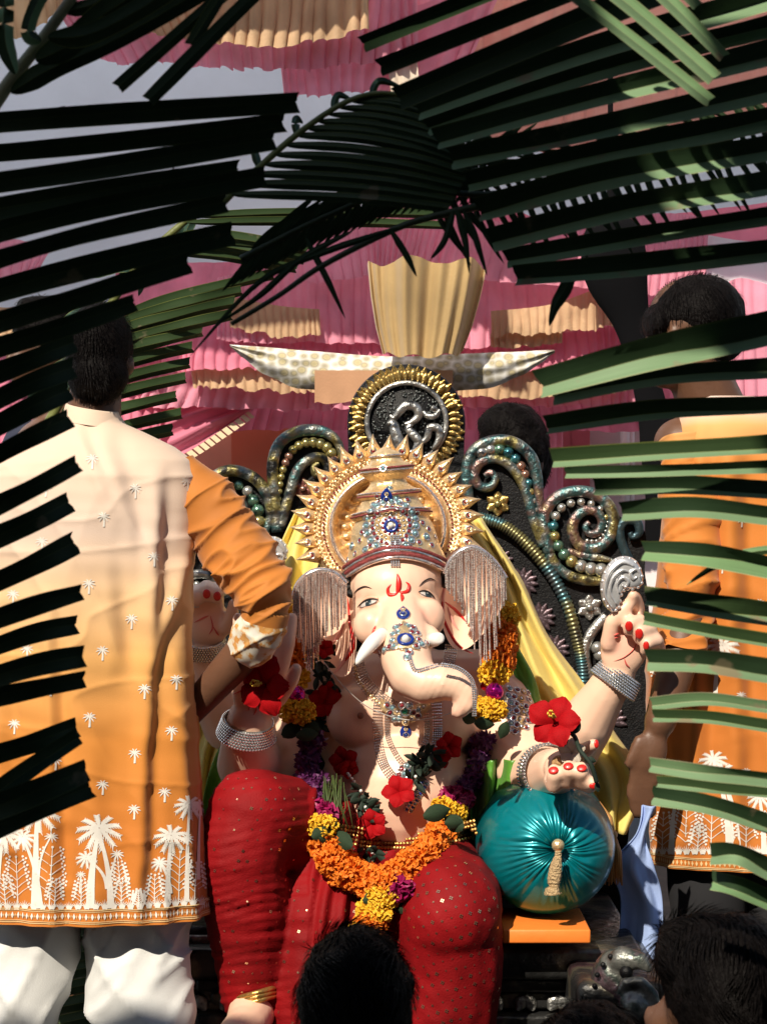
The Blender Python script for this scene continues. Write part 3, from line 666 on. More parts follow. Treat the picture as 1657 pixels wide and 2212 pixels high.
# ---- trunk ornament
tp = []
for j in range(9):
    v = lerp(1343, 1402, j / 8); hw = lerp(6, 34, j / 8); row = []
    for i in range(11):
        u = 872 + (v - 1343) * .05 + hw * (i / 5 - 1); h, nn = cast(BV, u, v + 5 * (i / 5 - 1) ** 2); row.append(h + nn * (.004 - .004 * abs(i / 5 - 1) ** 4))
    tp.append(row)
a = MB(); a.grid(tp); a.build('trunk_plate', m_goldm, idol)
drop(871, 1325, 15, 24, idol, BV)
for k, (u, v) in enumerate([(856, 1356), (868, 1352), (880, 1352), (892, 1356), (850, 1370), (902, 1368), (848, 1384), (904, 1382), (862, 1366), (890, 1366)]): gem(J_red if k % 2 else J_aqua, u, v, 7, idol, BV)
gem(J_pearl, 876, 1384, 15, idol, BV)
for k in range(16):
    an = 2 * pi * k / 16; gem(J_sil, 876 + 20 * cos(an), 1384 + 20 * sin(an), 4, idol, BV)
for k, (u, v) in enumerate([(822, 1412), (832, 1404), (842, 1398), (853, 1397), (898, 1396), (910, 1392), (921, 1390), (931, 1386), (884, 1410), (880, 1420)]): gem(J_aqua if k % 2 else J_red, u, v, 7.5, idol, BV)
def beadline(name, pts, step, r, m, parent, bvh, rows=1, gap=5, fallback=5.2, off=.0, dmin=0):
    S = spl(pts, 24); out = MB(); acc = 0; last = None
    for i in range(len(S) - 1):
        if last is not None and hypot(*(S[i][:2] - last)) < step: continue
        last = S[i][:2]; t = S[i + 1][:2] - S[i][:2]; t = t / (np.linalg.norm(t) + 1e-9); nv = np.array((-t[1], t[0]))
        for k in range(rows):
            q = S[i][:2] + nv * gap * (k - (rows - 1) / 2); h, nn = cast(bvh, q[0], q[1], dmin) if bvh else (None, None)
            if h is None or (len(S[i]) > 2): h = P(q[0], q[1], S[i][2] if len(S[i]) > 2 else fallback); nn = Vector((0, -1, 0))
            out.ell(h + nn * (r * .6 + off), r, 6, 4)
    o = out.build(name, m, parent, smooth=False); o['kind'] = 'stuff'; return o
beadline('trunk_chain', [(884, 1412), (890, 1436), (900, 1449), (925, 1444), (955, 1436)], 4, .0026, m_silver, idol, BV, 2, 5)
beadline('trunk_chain', [(955, 1436, 4.935), (990, 1444, 4.935), (1018, 1468, 4.94), (1024, 1505, 4.945), (1024, 1548, 4.945)], 4, .0026, m_silver, idol, BV, 2, 5)
# ---- necklaces
beadline('necklace', [(772, 1432), (785, 1470), (815, 1505), (850, 1528)], 4.2, .0024, m_silver, idol, BV, 7, 4.6, 5.33, 0, 5.17)
beadline('necklace', [(766, 1434), (778, 1476), (810, 1513), (846, 1537)], 7, .0042, m_goldm, idol, BV, 1, 5, 5.33, 0, 5.17)
beadline('necklace', [(975, 1395), (968, 1440), (950, 1490), (905, 1530)], 4.2, .0024, m_silver, idol, BV, 6, 4.6, 5.33, 0, 5.17)
beadline('necklace', [(818, 1505), (815, 1570), (825, 1640), (850, 1680), (880, 1690)], 4.2, .0024, m_silver, idol, BV, 5, 4.4, 5.33, 0, 5.17)
beadline('necklace', [(942, 1500), (945, 1570), (940, 1620), (915, 1665), (885, 1690)], 4.2, .0024, m_silver, idol, BV, 5, 4.4, 5.33, 0, 5.17)
beadline('necklace', [(836, 1530), (838, 1590), (862, 1640), (885, 1660)], 4.4, .0024, m_silver, idol, BV, 3, 4.4, 5.33, 0, 5.17)
beadline('necklace', [(920, 1535), (922, 1590), (905, 1630), (888, 1660)], 4.4, .0024, m_silver, idol, BV, 3, 4.4, 5.33, 0, 5.17)
pl_ = MB(); rows = []
for j in range(5):
    row = []
    for i in range(25):
        s = i / 24; u = lerp(822, 930, s); v = 1516 + 22 * sin(pi * s) + lerp(-9, 14, j / 4) * (1 + .5 * sin(pi * s)); h, nn = cast(BV, u, v, 5.17)
        h = h if h else P(u, v, 5.33); row.append(h + Vector((0, -.012 - .004 * sin(pi * j / 4), 0)))
    rows.append(row)
pl_.grid(rows); plate = pl_.build('necklace_plate', m_goldm, idol); BP = bvh_of(plate)
for k, (u, v) in enumerate([(836, 1524), (848, 1530), (858, 1538), (894, 1540), (905, 1534), (916, 1528), (842, 1540), (862, 1552), (890, 1552), (904, 1546), (852, 1552), (876, 1560), (868, 1524), (884, 1524)]): gem((J_red, J_aqua, J_sil)[k % 3], u, v, 7, plate, BP, 5.32)
gem(J_green, 875, 1537, 11, plate, BP, 5.32); drop(876, 1580, 13, 20, plate, BV)
for k, (u, v) in enumerate([(868, 1662), (880, 1655), (892, 1648), (862, 1675), (874, 1672), (886, 1668), (900, 1664), (868, 1686), (884, 1684), (896, 1678), (905, 1652)]): gem((J_red, J_aqua, J_blue)[k % 3], u, v, 7.5, idol, BV)
for k in range(9):
    for j in range(2): gem(J_aqua if (k + j) % 2 else J_blue, 912 - 4.2 * k + 9 * j, 1690 + 7.2 * k + 3 * j, 5.5, idol, BV)
# armlet on the front left arm, and belt
for k in range(26):
    u = 1100 + (k % 4) * 13 + 4 * sin(k); v = 1488 + (k // 4) * 15 + 3 * (k % 4); gem((J_aqua, J_red, J_sil, J_red)[(k * 7) % 4], u, v, 7, idol, BV, 5.4)
# ---- dhoti (red cloth over the folded legs)
D = MB()
E(D, 870, 1890, 5.50, 215, 130, 190)
CH(D, (760, 1880, 5.50, 125), (640, 1800, 5.28, 118), (548, 1762, 5.12, 104)); CH(D, (548, 1762, 5.12, 104), (520, 1850, 5.10, 96), (535, 1980, 5.12, 92), (552, 2150, 5.16, 74))
CH(D, (930, 1900, 5.45, 120), (965, 1955, 5.14, 122), (975, 1975, 5.06, 110)); CH(D, (970, 1965, 5.08, 114), (980, 2090, 5.10, 108), (960, 2240, 5.12, 106)); E(D, 880, 1995, 5.18, 125, 150, 105)
E(D, 900, 1960, 5.22, 110, 125, 110); E(D, 800, 1990, 5.34, 160, 140, 100)
CH(D, (690, 1870, 5.26, 100), (690, 1990, 5.17, 105), (700, 2240, 5.15, 115)); CH(D, (720, 1940, 5.22, 70), (690, 2080, 5.18, 66), (640, 2260, 5.16, 60)); CH(D, (800, 1960, 5.25, 80), (800, 2280, 5.2, 90))
dv, df, dn = remesh(D, .007, 9)
for i in range(len(dv)):
    x, y, z = dv[i]; u = x / y * F + 828.5; v = 1106 - (z - ZC) / y * F
    if u < 670:
        k = v * .30 + 5 * noise.noise((x * 7, y * 7, z * 5)) + (u - 540) * .05; a_ = .0030 * (1 - abs(sin(k * .5)) ** .6) * 2 * (.5 + 1.2 * noise.noise((x * 9, y * 5, z * 14)))
        a_ += .004 * noise.noise((x * 6, 0, z * 40))
    elif u < 800:
        a_ = .009 * sin(u * .16 + v * .03 + noise.noise((x * 5, 1, z * 5)) * 3) + .002 * noise.noise((x * 20, y * 20, z * 20))
    else: a_ = .0022 * (1 - 2 * abs(noise.noise(((x + z) * 16, y * 6, (z - x) * 5)))) + .0015 * noise.noise((x * 30, y * 30, z * 30))
    dv[i] += dn[i] * a_
m_dh = mat('red_dhoti', (.21, .002, .004), .7, bump=(260, .2), var=(9, .2), spec=.2)
dh = link('dhoti', to_mesh('dhoti', dv, df, m_dh, org=ORG[idol]), idol)
BD = BVHTree.FromPolygons([Vector(p) for p in dv], df)
SQ = MB(); random.seed(5)
m_seq = mat('gold_sequin', (.85, .62, .40), .22, .95)
def sequin(u, v, s):
    h, nn = cast(BD, u, v)
    if h is None: return
    ex = (Vector((1, 0, 0)) - nn * nn.x).normalized(); ez = nn.cross(ex); nn2 = (nn + ex * random.uniform(-.3, .3) + ez * random.uniform(-.3, .3)).normalized()
    h = h + nn * .002
    for a_ in range(4):
        an = a_ * pi / 2 + .4; c = h + (ex * cos(an) + ez * sin(an)) * s * 1.1; e1 = ex * s * .75; e2 = ez * s * .75
        SQ.add([c - e1, c - e2, c + e1, c + e2], [(0, 1, 2, 3)])
for i in range(34):
    for j in range(26):
        u = 445 + i * 20 + (j % 2) * 10 + random.uniform(-2, 2); v = 1660 + j * 22 + random.uniform(-2, 2)
        if u > 800: 
            sequin(u, v - (u - 950) * .25, random.choice((.0013, .0017, .0026)))
        elif random.random() < .55: sequin(u, v, random.choice((.0012, .0014, .0022)))
o = SQ.build('sequins', m_seq, dh, smooth=False); o['kind'] = 'stuff'
# gold border bands on dhoti
a = MB()
for k in range(24):
    t_ = k / 23; q = (lerp(512, 600, t_), 2150 - 26 * sin(t_ * pi * .9) - 14 * t_)
for off in (0, 9, 18):
    p = [P(lerp(500, 606, t_), 2178 - off - 30 * t_, 5.06 + .06 * (2 * t_ - 1) ** 2) for t_ in np.linspace(0, 1, 16)]
    a.tube(p, U(6, 5.1), 8)
a.build('anklet', m_goldd, idol)
FT = MB(); CH(FT, (552, 2170, 5.16, 56), (532, 2215, 5.04, 46), (505, 2240, 4.95, 40))
for k in range(5): CH(FT, (470 + k * 16, 2250, 4.96, 14), (462 + k * 17, 2264, 4.9, 12))
fv, ff, fn = remesh(FT, .006, 5); link('foot', to_mesh('foot', fv, ff, m_skin, org=ORG[idol]), idol)
# belt under the belly
beadline('belt', [(720, 1800), (800, 1812), (880, 1815), (960, 1805), (1030, 1790)], 6, .0045, m_goldd, idol, BD, 5, 9, 5.2)
# ================================================================== throne
thr = thing('carved_throne', P(880, 2300, 5.95), 'black carved throne with scrolls, painted beads and round emblem on its back', 'throne')
m_blk = mat('black_lacquer', (.006, .006, .007), .45, bump=(220, .3), var=(30, .5), spec=.25)
RP = [(0, (.02, .02, .02)), (.36, (.03, .03, .03)), (.44, (.28, .24, .09)), (.5, (.25, .25, .23)), (.57, (.06, .15, .16)), (.64, (.22, .13, .12)), (.72, (.34, .29, .13)), (1, (.25, .25, .25))]
m_irid = mat('rubbed_metal_paint', (.4, .4, .3), .36, .75, bump=(90, .5), ramp=(11, RP))
m_irid2 = mat('rubbed_silver_paint', (.4, .4, .4), .33, .85, bump=(70, .5), ramp=(30, [(.3, (.06, .06, .06)), (.45, (.40, .40, .39)), (.7, (.55, .55, .53))]))
m_petal = mat('petal_gold', (.5, .36, .13), .33, .9, bump=(60, .5), ramp=(40, [(.3, (.05, .035, .01)), (.45, (.50, .34, .11)), (.7, (.62, .46, .2))]))
DT = 5.93
# back board
outl = [(300, 1560), (330, 1300), (400, 1120), (440, 1050), (490, 1008), (545, 1022), (582, 1060), (582, 1000), (600, 952), (640, 924), (690, 922), (735, 950), (752, 985), (752, 900), (775, 845), (825, 805), (880, 792), (935, 805), (985, 850), (1003, 910), (1003, 985), (1020, 962), (1062, 942), (1110, 946), (1150, 978), (1168, 1040), (1178, 1090), (1200, 1066), (1245, 1054), (1300, 1070), (1330, 1105), (1345, 1120), (1375, 1125), (1395, 1160), (1392, 1230), (1400, 1300), (1405, 1500), (1370, 1700), (1350, 1900), (1340, 2280), (420, 2280), (360, 1900)]
O = spl(outl, 4, True); fr = [P(q[0], q[1], DT) for q in O]; bk = [P(q[0], q[1], DT) + Vector((0, .07, 0)) for q in O]
bm = bmesh.new(); vf = [bm.verts.new(p - ORG[thr]) for p in fr]; vb = [bm.verts.new(p - ORG[thr]) for p in bk]; n_ = len(vf)
bm.faces.new(vf); bm.faces.new(vb[::-1])
for i in range(n_): bm.faces.new((vf[i], vb[i], vb[(i + 1) % n_], vf[(i + 1) % n_]))
bmesh.ops.recalc_face_normals(bm, faces=bm.faces[:]); me = bpy.data.meshes.new('back_board'); bm.to_mesh(me); bm.free(); me.materials.append(m_blk); link('back_board', me, thr)
def scroll(pts, r, m=m_irid, d=DT - .02, name='scroll', flat=.8, taper=True):
    S = spl(pts, 6); k = len(S); a = MB()
    rr = [U(r * 1.2, d) * ((.45 + .55 * min(1, 2.2 * (1 - i / (k - 1)) + .1)) if taper else 1) for i in range(k)]
    a.tube([P(q[0], q[1], d + .010 * (i % 2) * 0) for i, q in enumerate(S)], rr, 10, flat=flat); return a.build(name, m, thr)
BALL = {}
PEARLM = [mat('bead_' + c, col, .25, .75, var=(60, .3)) for c, col in (('gold', (.42, .36, .14)), ('silver', (.50, .50, .47)), ('teal', (.07, .24, .28)), ('green', (.16, .30, .22)), ('bronze', (.40, .22, .16)))]
for i, m in enumerate(PEARLM):
    a = MB(); a.ell((0, 0, 0), 1, 14, 9); BALL[i] = to_mesh('bead', a.v, a.f, m)
def beads(pts, cols, r0, r1, n=None, d=DT - .018):
    S = spl(pts, 12); n = n or len(pts)
    L = np.cumsum([0] + [np.linalg.norm(S[i + 1] - S[i]) for i in range(len(S) - 1)])
    for k in range(n):
        t = k / (n - 1); s = t * L[-1]; q = (np.interp(s, L, [p[0] for p in S]), np.interp(s, L, [p[1] for p in S])); r = lerp(r0, r1, t)
        link('bead', BALL[cols[k % len(cols)]], thr, P(*q, d), None, U(r * 1.22, d))
scroll([(600, 1150), (592, 1060), (590, 1000), (606, 956), (645, 932), (690, 930), (724, 948), (738, 980), (730, 1010)], 11)
scroll([(606, 1140), (628, 1060), (642, 1018), (668, 992), (697, 990), (710, 1008), (702, 1027), (683, 1024), (679, 1009), (690, 1001)], 10)
beads([(602, 1110), (604, 1060), (612, 1015), (632, 974), (660, 957), (690, 958), (712, 972), (720, 995)], [0, 0, 0, 0, 0, 0, 0, 4, 4], 5, 11, 17)
beads([(596, 1160), (604, 1120), (616, 1080), (630, 1040)], [0], 3, 5, 11)
scroll([(440, 1070), (462, 1032), (500, 1016), (545, 1030), (574, 1062), (585, 1105), (576, 1145), (556, 1178)], 11)
scroll([(452, 1110), (470, 1082), (500, 1076), (524, 1094), (522, 1130), (500, 1146), (480, 1130), (490, 1110)], 10)
beads([(472, 1060), (500, 1046), (530, 1056), (550, 1085), (560, 1115), (556, 1145), (545, 1172)], [3, 0, 3, 1, 3], 7, 15, 9)
scroll([(1012, 1090), (1008, 1015), (1025, 972), (1065, 952), (1110, 956), (1146, 986), (1160, 1030), (1166, 1090), (1184, 1160), (1190, 1180)], 11)
scroll([(1175, 1180), (1152, 1120), (1136, 1060), (1106, 1010), (1070, 990), (1036, 1000), (1024, 1028), (1036, 1050), (1058, 1052), (1070, 1036), (1060, 1020), (1046, 1028)], 10)
beads([(1040, 978), (1070, 970), (1100, 980), (1122, 1003), (1138, 1035), (1147, 1070), (1154, 1100), (1164, 1135), (1172, 1160)], [1, 1, 3, 2, 2, 4, 4, 2, 0], 12, 5, 14)
scroll([(1186, 1195), (1174, 1130), (1190, 1085), (1225, 1064), (1270, 1063), (1308, 1084), (1325, 1120), (1318, 1158), (1292, 1182), (1262, 1182), (1240, 1162), (1238, 1128), (1260, 1104), (1288, 1106), (1300, 1128), (1290, 1150), (1272, 1152), (1264, 1138), (1273, 1128)], 11)
scroll([(1180, 1180), (1200, 1222), (1240, 1248), (1300, 1256), (1350, 1250)], 10)
scroll([(1225, 1190), (1260, 1200), (1300, 1206), (1330, 1214)], 7)
beads([(1298, 1232), (1262, 1226), (1228, 1208), (1206, 1180), (1196, 1150), (1198, 1120), (1214, 1096), (1240, 1086), (1268, 1086), (1292, 1096), (1308, 1118)], [1, 1, 1, 0, 3, 3, 0, 2, 1, 1, 1], 13, 6, 15)
beads([(1268, 1168), (1290, 1168), (1306, 1150), (1312, 1128)], [1], 4, 3, 8)
scroll([(1368, 1230), (1345, 1180), (1338, 1145), (1352, 1124), (1375, 1128), (1380, 1150), (1366, 1160), (1360, 1150)], 9, mat('dark_teal_paint', (.05, .09, .11), .35, .7, bump=(60, .4)))
scroll([(1310, 1330), (1275, 1370), (1262, 1410), (1270, 1450), (1280, 1475)], 10, m_irid2); beads([(1290, 1400), (1296, 1415)], [1], 12, 12, 2)
scroll([(380, 1290), (400, 1250), (440, 1240), (470, 1260)], 9, m_irid2); beads([(400, 1270), (430, 1262), (450, 1270)], [1], 7, 6, 5)
# ribbed rope
S = spl([(1030, 1118), (1080, 1132), (1130, 1168), (1180, 1225), (1222, 1300), (1246, 1380), (1258, 1440), (1260, 1500)], 36); a = MB()
a.tube([P(q[0], q[1], DT - .02) for q in S], [U(13 + 1.6 * sin(i * 1.57), DT) for i in range(len(S))], 12); a.build('ribbed_rope', mat('rope_paint', (.2, .2, .16), .35, .7, ramp=(7, [(.35, (.05, .05, .05)), (.48, (.25, .23, .10)), (.55, (.06, .17, .20)), (.65, (.12, .12, .12))])), thr)
# fans, flowers
m_fan = mat('fan_paint', (.3, .25, .28), .4, .7, bump=(60, .4), ramp=(9, [(.35, (.03, .03, .03)), (.5, (.16, .11, .13)), (.6, (.12, .15, .13)), (.7, (.05, .05, .05))]))
def petalmesh(L, W, m, name='petal'):
    rows = []
    for t in np.linspace(0, 1, 7):
        w_ = W * (sin(pi * (t * .86 + .08)) ** .7); rows.append([Vector((x * w_, -.25 * W * (1 - x * x) - .05 * W + .2 * W * (abs(x) > .6), t * L)) for x in (-1, -.6, 0, .6, 1)])
    a = MB(); a.grid(rows); return to_mesh(name, a.v, a.f, m)
PM = petalmesh(U(34, DT), U(7, DT), m_fan)
for cu, cv, an0 in ((1128, 1260, 50), (1165, 1335, 40), (1196, 1405, 30), (1218, 1470, 20), (1075, 1215, 60), (1320, 1560, 0), (1300, 1640, 0)):
    for k in range(8):
        an = radians(an0 + lerp(-100, 100, k / 7)); link('fan_petal', PM, thr, P(cu, cv, DT - .006), Quaternion((0, 1, 0), an), 1)
def flower(cu, cv, r, mi, cm):
    pm = petalmesh(U(r, DT), U(r * .42, DT), mi, 'flower_petal')
    for k in range(6): link('flower_petal', pm, thr, P(cu, cv, DT - .008), Quaternion((0, 1, 0), k * pi / 3), 1)
    link('bead', BALL[cm], thr, P(cu, cv, DT - .016), None, U(r * .32, DT))
flower(1075, 1088, 26, m_petal, 0); flower(1273, 1312, 27, m_irid2, 1); flower(655, 1056, 24, mat('copper_paint', (.25, .10, .08), .35, .8, bump=(60, .4)), 4)
# medallion
MC = (878, 913)
a = MB(); mcv = P(*MC, DT)
def mp_(r, an, y): return P(MC[0] + r * cos(an), MC[1] - r * sin(an), DT) + Vector((0, y, 0))
a.grid([[mp_(r, 2 * pi * k / 64, y) for k in range(65)] for r, y in ((0, -.012), (80, -.012), (84, -.004), (100, -.006), (124, -.002), (128, .03))]); med = a.build('emblem_disc', m_blk, thr)
a = MB(); a.tube([mp_(85, 2 * pi * k / 64, -.02) for k in range(65)], U(6, DT), 10, cap=False); a.build('emblem_ring', m_irid2, med)
pm = petalmesh(U(34, DT), U(7.5, DT), m_petal); pm2 = petalmesh(U(24, DT), U(6, DT), m_petal); random.seed(4)
for k in range(46):
    an = 2 * pi * k / 46 + random.uniform(-.03, .03); link('ray_petal', pm, med, mp_(93, an, -.006), Quaternion((0, 1, 0), pi / 2 - an), random.uniform(.85, 1.05))
    an += .07; link('ray_petal', pm2, med, mp_(92, an, -.016), Quaternion((0, 1, 0), pi / 2 - an), random.uniform(.8, 1.1))
a = MB(); random.seed(9)
for k in range(330):
    r = 78 * sqrt(random.random()); an = random.uniform(0, 2 * pi); a.ell(mp_(r, an, -.013), U(random.uniform(2, 3.6), DT), 6, 4)
o = a.build('pebbled_ground', mat('pebble_dark', (.12, .13, .13), .3, .8), med); o['kind'] = 'stuff'
def om(pts, w, prof=None):
    S = spl(pts, 8); k = len(S); rr = [U(w, DT) * (interp(i / (k - 1), *prof) if prof else max(.3, sin(pi * (i + 1) / (k + 1)) ** .5)) for i in range(k)]
    a = MB(); a.tube([P(q[0], q[1], DT - .028) for q in S], [x * 1.2 for x in rr], 10, flat=.8); a.build('om_stroke', m_irid2, med)
om([(842, 897), (852, 903), (862, 890), (878, 876), (898, 880), (904, 897), (890, 912), (874, 916)], 9)
om([(892, 914), (882, 926), (894, 940), (904, 955), (896, 974), (878, 982)], 9)
om([(906, 960), (922, 946), (928, 925), (946, 926), (948, 948), (934, 972)], 8)
om([(836, 916), (848, 915), (855, 935), (862, 958), (872, 985)], 12, ([0, .3, .8, 1], [.3, .8, 1, .3]))
om([(914, 888), (924, 899), (940, 898), (950, 884)], 6); om([(932, 880), (938, 884), (936, 880)], 6, ([0, 1], [1, 1]))
# seat and base mouldings
m_base = mat('base_paint', (.03, .03, .03), .35, .6, bump=(40, .5), ramp=(8, [(.3, (.008, .008, .008)), (.55, (.05, .05, .05)), (.62, (.16, .14, .10)), (.68, (.10, .05, .06)), (.75, (.02, .02, .02))]))
zs = P(0, 2040, 5.2).z
MB().box((P(880, 0, 5.7).x, 5.62, zs - .04), (.52, .45, .035), bev=.012).build('seat', m_base, thr)
for k, (dz, hz, ex) in enumerate(((-.095, .018, -.02), (-.135, .022, -.05), (-.18, .02, -.02), (-.23, .035, -.06), (-.29, .022, .0), (-.36, .05, .03))):
    MB().box((P(880, 0, 5.7).x, 5.62, zs + dz), (.50 + ex, .43 + ex, hz - .002), bev=.008).build('moulding', m_base, thr)
pmc = petalmesh(.05, .02, m_irid2)
for k in range(26):
    x = P(880, 0, 5.7).x - .46 + k * .037; link('carved_leaf', pmc, thr, (x, 5.62 - .38 - .006, zs - .155), Quaternion((0, 1, 0), .5 if k % 2 else -.5), .8)
# arm finial: silvery bird-like scroll on the right
m_fin = mat('finial_paint', (.3, .3, .28), .42, .7, bump=(50, .5), ramp=(14, [(.3, (.02, .02, .02)), (.45, (.24, .24, .22)), (.55, (.06, .08, .07)), (.65, (.18, .11, .13)), (.8, (.2, .2, .18))]))
fn_ = MB(); E(fn_, 1322, 2110, 4.96, 46, 62, 46, 12); CH(fn_, (1300, 2225, 4.98, 44), (1310, 2140, 4.97, 44)); CH(fn_, (1345, 2072, 4.93, 30), (1380, 2074, 4.91, 20), (1400, 2092, 4.9, 10)); E(fn_, 1372, 2172, 4.9, 40, 38, 38)
CH(fn_, (1335, 2150, 4.9, 12), (1350, 2122, 4.89, 12), (1385, 2120, 4.88, 12), (1412, 2148, 4.88, 12), (1416, 2190, 4.88, 12))
a = MB()
for u, v, r in ((1352, 2100, 15), (1318, 2066, 6), (1302, 2084, 6), (1290, 2106, 6), (1284, 2130, 6)): a.ell(P(u, v, 4.905 if r > 10 else 4.92), U(r, 4.9), 12, 8)
a.build('finial_hollow_and_studs', m_blk, thr)  # large black ball stands in for the dark inside a hollow
vv, ffc, _ = remesh(fn_, .006, 4); link('arm_finial', to_mesh('arm_finial', vv, ffc, m_fin, org=ORG[thr]), thr)
MB().box((P(1340, 0, 4.98).x, 5.25, .12), (.10, .33, .13), bev=.02).build('arm_block', m_base, thr)
MB().box((P(420, 0, 5.4).x, 5.65, .15), (.09, .40, .16), bev=.02).build('arm_block', m_base, thr)
for k in range(6): MB().box((P(420, 0, 5.4).x, 5.65, .03 + k * .05), (.10, .41, .011), bev=.006).build('moulding', m_irid2 if k % 2 else m_base, thr)
# ---- orange board and turquoise bolster
o = MB().box(P(1178, 2016, 5.12) + Vector((0, .1, 0)), (U(94, 5.12), .14, U(15, 5.12)), bev=.004).build('seat_board', mat('orange_paint', (.85, .22, .03), .55, bump=(30, .15), var=(6, .08)))
tag(o, 'flat orange painted board under the turquoise bolster', 'board')
bo = thing('round_bolster', P(1190, 2000, 5.2), 'shiny turquoise round bolster with pleated end and gold tassel', 'bolster')
m_teal = mat('turquoise_satin', (.0, .22, .26), .30, .45, var=(7, .2), coat=.35)
Rb = U(152, 5.12); cen = P(1190, 1848, 5.12); rows = []
kn = (P(1205, 1836, 5.12) - cen); PF = [(0.0, .035), (.04, .02), (.1, .004), (.2, -.008), (.35, -.010), (.5, -.002), (.65, .014), (.8, .04), (.9, .07), (.97, .11), (1, .15), (1.01, .22), (1.0, .40), (.8, .47), (.0, .48)]
PF = spl(PF, 4); NA = 192
for r, y in PF:
    row = []
    for k in range(NA):
        an = 2 * pi * k / NA; w_ = max(0, 1 - r / 1.0); pl = (abs(sin(an * 19 + 7 * noise.noise((cos(an) * 2, sin(an) * 2, 3 + r * .5)) + .6 * sin(r * 5))) ** .6 - .5)
        amp = .0125 * min(1, r * 9) * w_ ** 1.1 * (.5 + .9 * abs(noise.noise((cos(an) * 5, sin(an) * 5, 8)))) if y < .3 else 0
        off = kn * (1 - min(1, r)); row.append(cen + off + Vector((r * Rb * cos(an), y - amp * pl * 1.6, r * Rb * sin(an) * .99)))
    rows.append(row)
a = MB(); a.grid(rows, closed=True); bol = a.build('cover', m_teal, bo); BB_ = bvh_of(bol)
a = MB(); a.ell(P(1205, 1826, 5.085), U(14, 5.1), 14, 9); a.build('knob', m_goldm, bo)
a = MB(); S = spl([(1205, 1838, 7), (1205, 1850, 8), (1201, 1870, 13), (1198, 1890, 15), (1196, 1905, 14), (1197, 1916, 11), (1194, 1926, 18), (1194, 1931, 19)], 5)
a.tube([P(q[0], q[1], 5.06) for q in S], [U(q[2] + .8 * sin(i * 2.2), 5.06) for i, q in enumerate(S)], 14); a.build('tassel', mat('tassel_gold', (.62, .44, .24), .45, .4, bump=(220, 1.0)), bo)
# gold tassel bundle behind the bolster
a = MB(); random.seed(14)
for k in range(60):
    an = random.uniform(0, 6.3); r = sqrt(random.random()); x, y = r * cos(an), r * sin(an)
    a.tube([P(1322 + 6 * x, 1800, 5.36 + .008 * y), P(1326 + 17 * x, 1840, 5.35 + .02 * y), P(1326 + 21 * x, 1900 + random.uniform(-8, 14), 5.35 + .025 * y)], [.0015, .0022, .0012], 5)
a.tube([P(1290, 1735, 5.38), P(1316, 1768, 5.37), P(1322, 1802, 5.36)], U(7, 5.3), 8); a.ell(P(1322, 1803, 5.36), U(12, 5.3), 12, 8)
o = a.build('gold_fringe', mat('fringe_gold', (.50, .25, .08), .5, .3)); tag(o, 'ochre fringe tassel hanging behind the turquoise bolster', 'tassel')
# ================================================================== stoles
def sheet(name, le, ri, m, dl, dr, folds, amp, label, cat, seed=0, cols=40, bulge=0):
    A = spl(le, 7); C = spl(ri, 7); k = min(len(A), len(C)); rows = []
    for i in range(k):
        row = []
        for j in range(cols):
            s = j / (cols - 1); q = A[i] + (C[i] - A[i]) * s; p = P(q[0], q[1], lerp(dl, dr, s) - bulge * sin(pi * s))
            p.y += amp * sin(s * folds * 2 * pi + .8 * noise.noise((i * .11, s * 2, seed)) * 3) + amp * .4 * noise.noise((i * .2, s * 7, seed)); row.append(p)
        rows.append(row)
    a = MB(); a.grid(rows); o = a.build(name, m); sm = o.modifiers.new('thick', 'SOLIDIFY'); sm.thickness = .003; return tag(o, label, cat)
m_yel = mat('yellow_silk', (.88, .72, .22), .5, bump=(200, .08), var=(4, .06), trans=.15, sheen=.1)
m_grn = mat('green_satin', (.10, .30, .03), .4, bump=(80, .2), var=(6, .3), sheen=.1)
sheet('yellow_stole', [(1000, 1120), (1060, 1240), (1105, 1370), (1140, 1480), (1190, 1580), (1270, 1700), (1310, 1800)], [(1040, 1120), (1120, 1240), (1180, 1370), (1262, 1480), (1325, 1580), (1390, 1690), (1352, 1800)], m_yel, 5.66, 5.70, 2.2, .022, 'yellow silk stole falling behind the raised hand and bolster', 'stole', 3)
sheet('yellow_stole', [(640, 1100), (600, 1190), (570, 1280), (520, 1400), (450, 1520), (415, 1620), (418, 1800)], [(760, 1090), (700, 1190), (670, 1290), (640, 1400), (560, 1520), (480, 1620), (470, 1800)], m_yel, 5.72, 5.66, 1.8, .02, 'yellow silk stole behind the halo beside the man in ombre kurta', 'stole', 4)
a = MB(); A_ = [(1212, 1448), (1238, 1480), (1222, 1496), (1195, 1462)]
sheet('green_stole', [(500, 1570), (462, 1640), (440, 1720), (430, 1800)], [(660, 1560), (670, 1640), (665, 1720), (660, 1800)], m_grn, 5.50, 5.42, 2.5, .02, 'green satin stole under the blessing arm above the red knee', 'stole', 5)
sheet('green_stole', [(1010, 1640), (1010, 1700), (1015, 1760), (1020, 1820)], [(1135, 1640), (1120, 1700), (1100, 1760), (1080, 1820)], m_grn, 5.40, 5.32, 2.2, .025, 'crumpled green satin stole between the belly and the bolster', 'stole', 6)
sheet('green_stole', [(1088, 1420), (1100, 1460), (1120, 1510), (1135, 1560)], [(1118, 1400), (1150, 1460), (1165, 1510), (1160, 1560)], m_grn, 5.50, 5.52, 1, .01, 'narrow green satin stole over the shoulder beside the marigolds', 'stole', 7, 14)
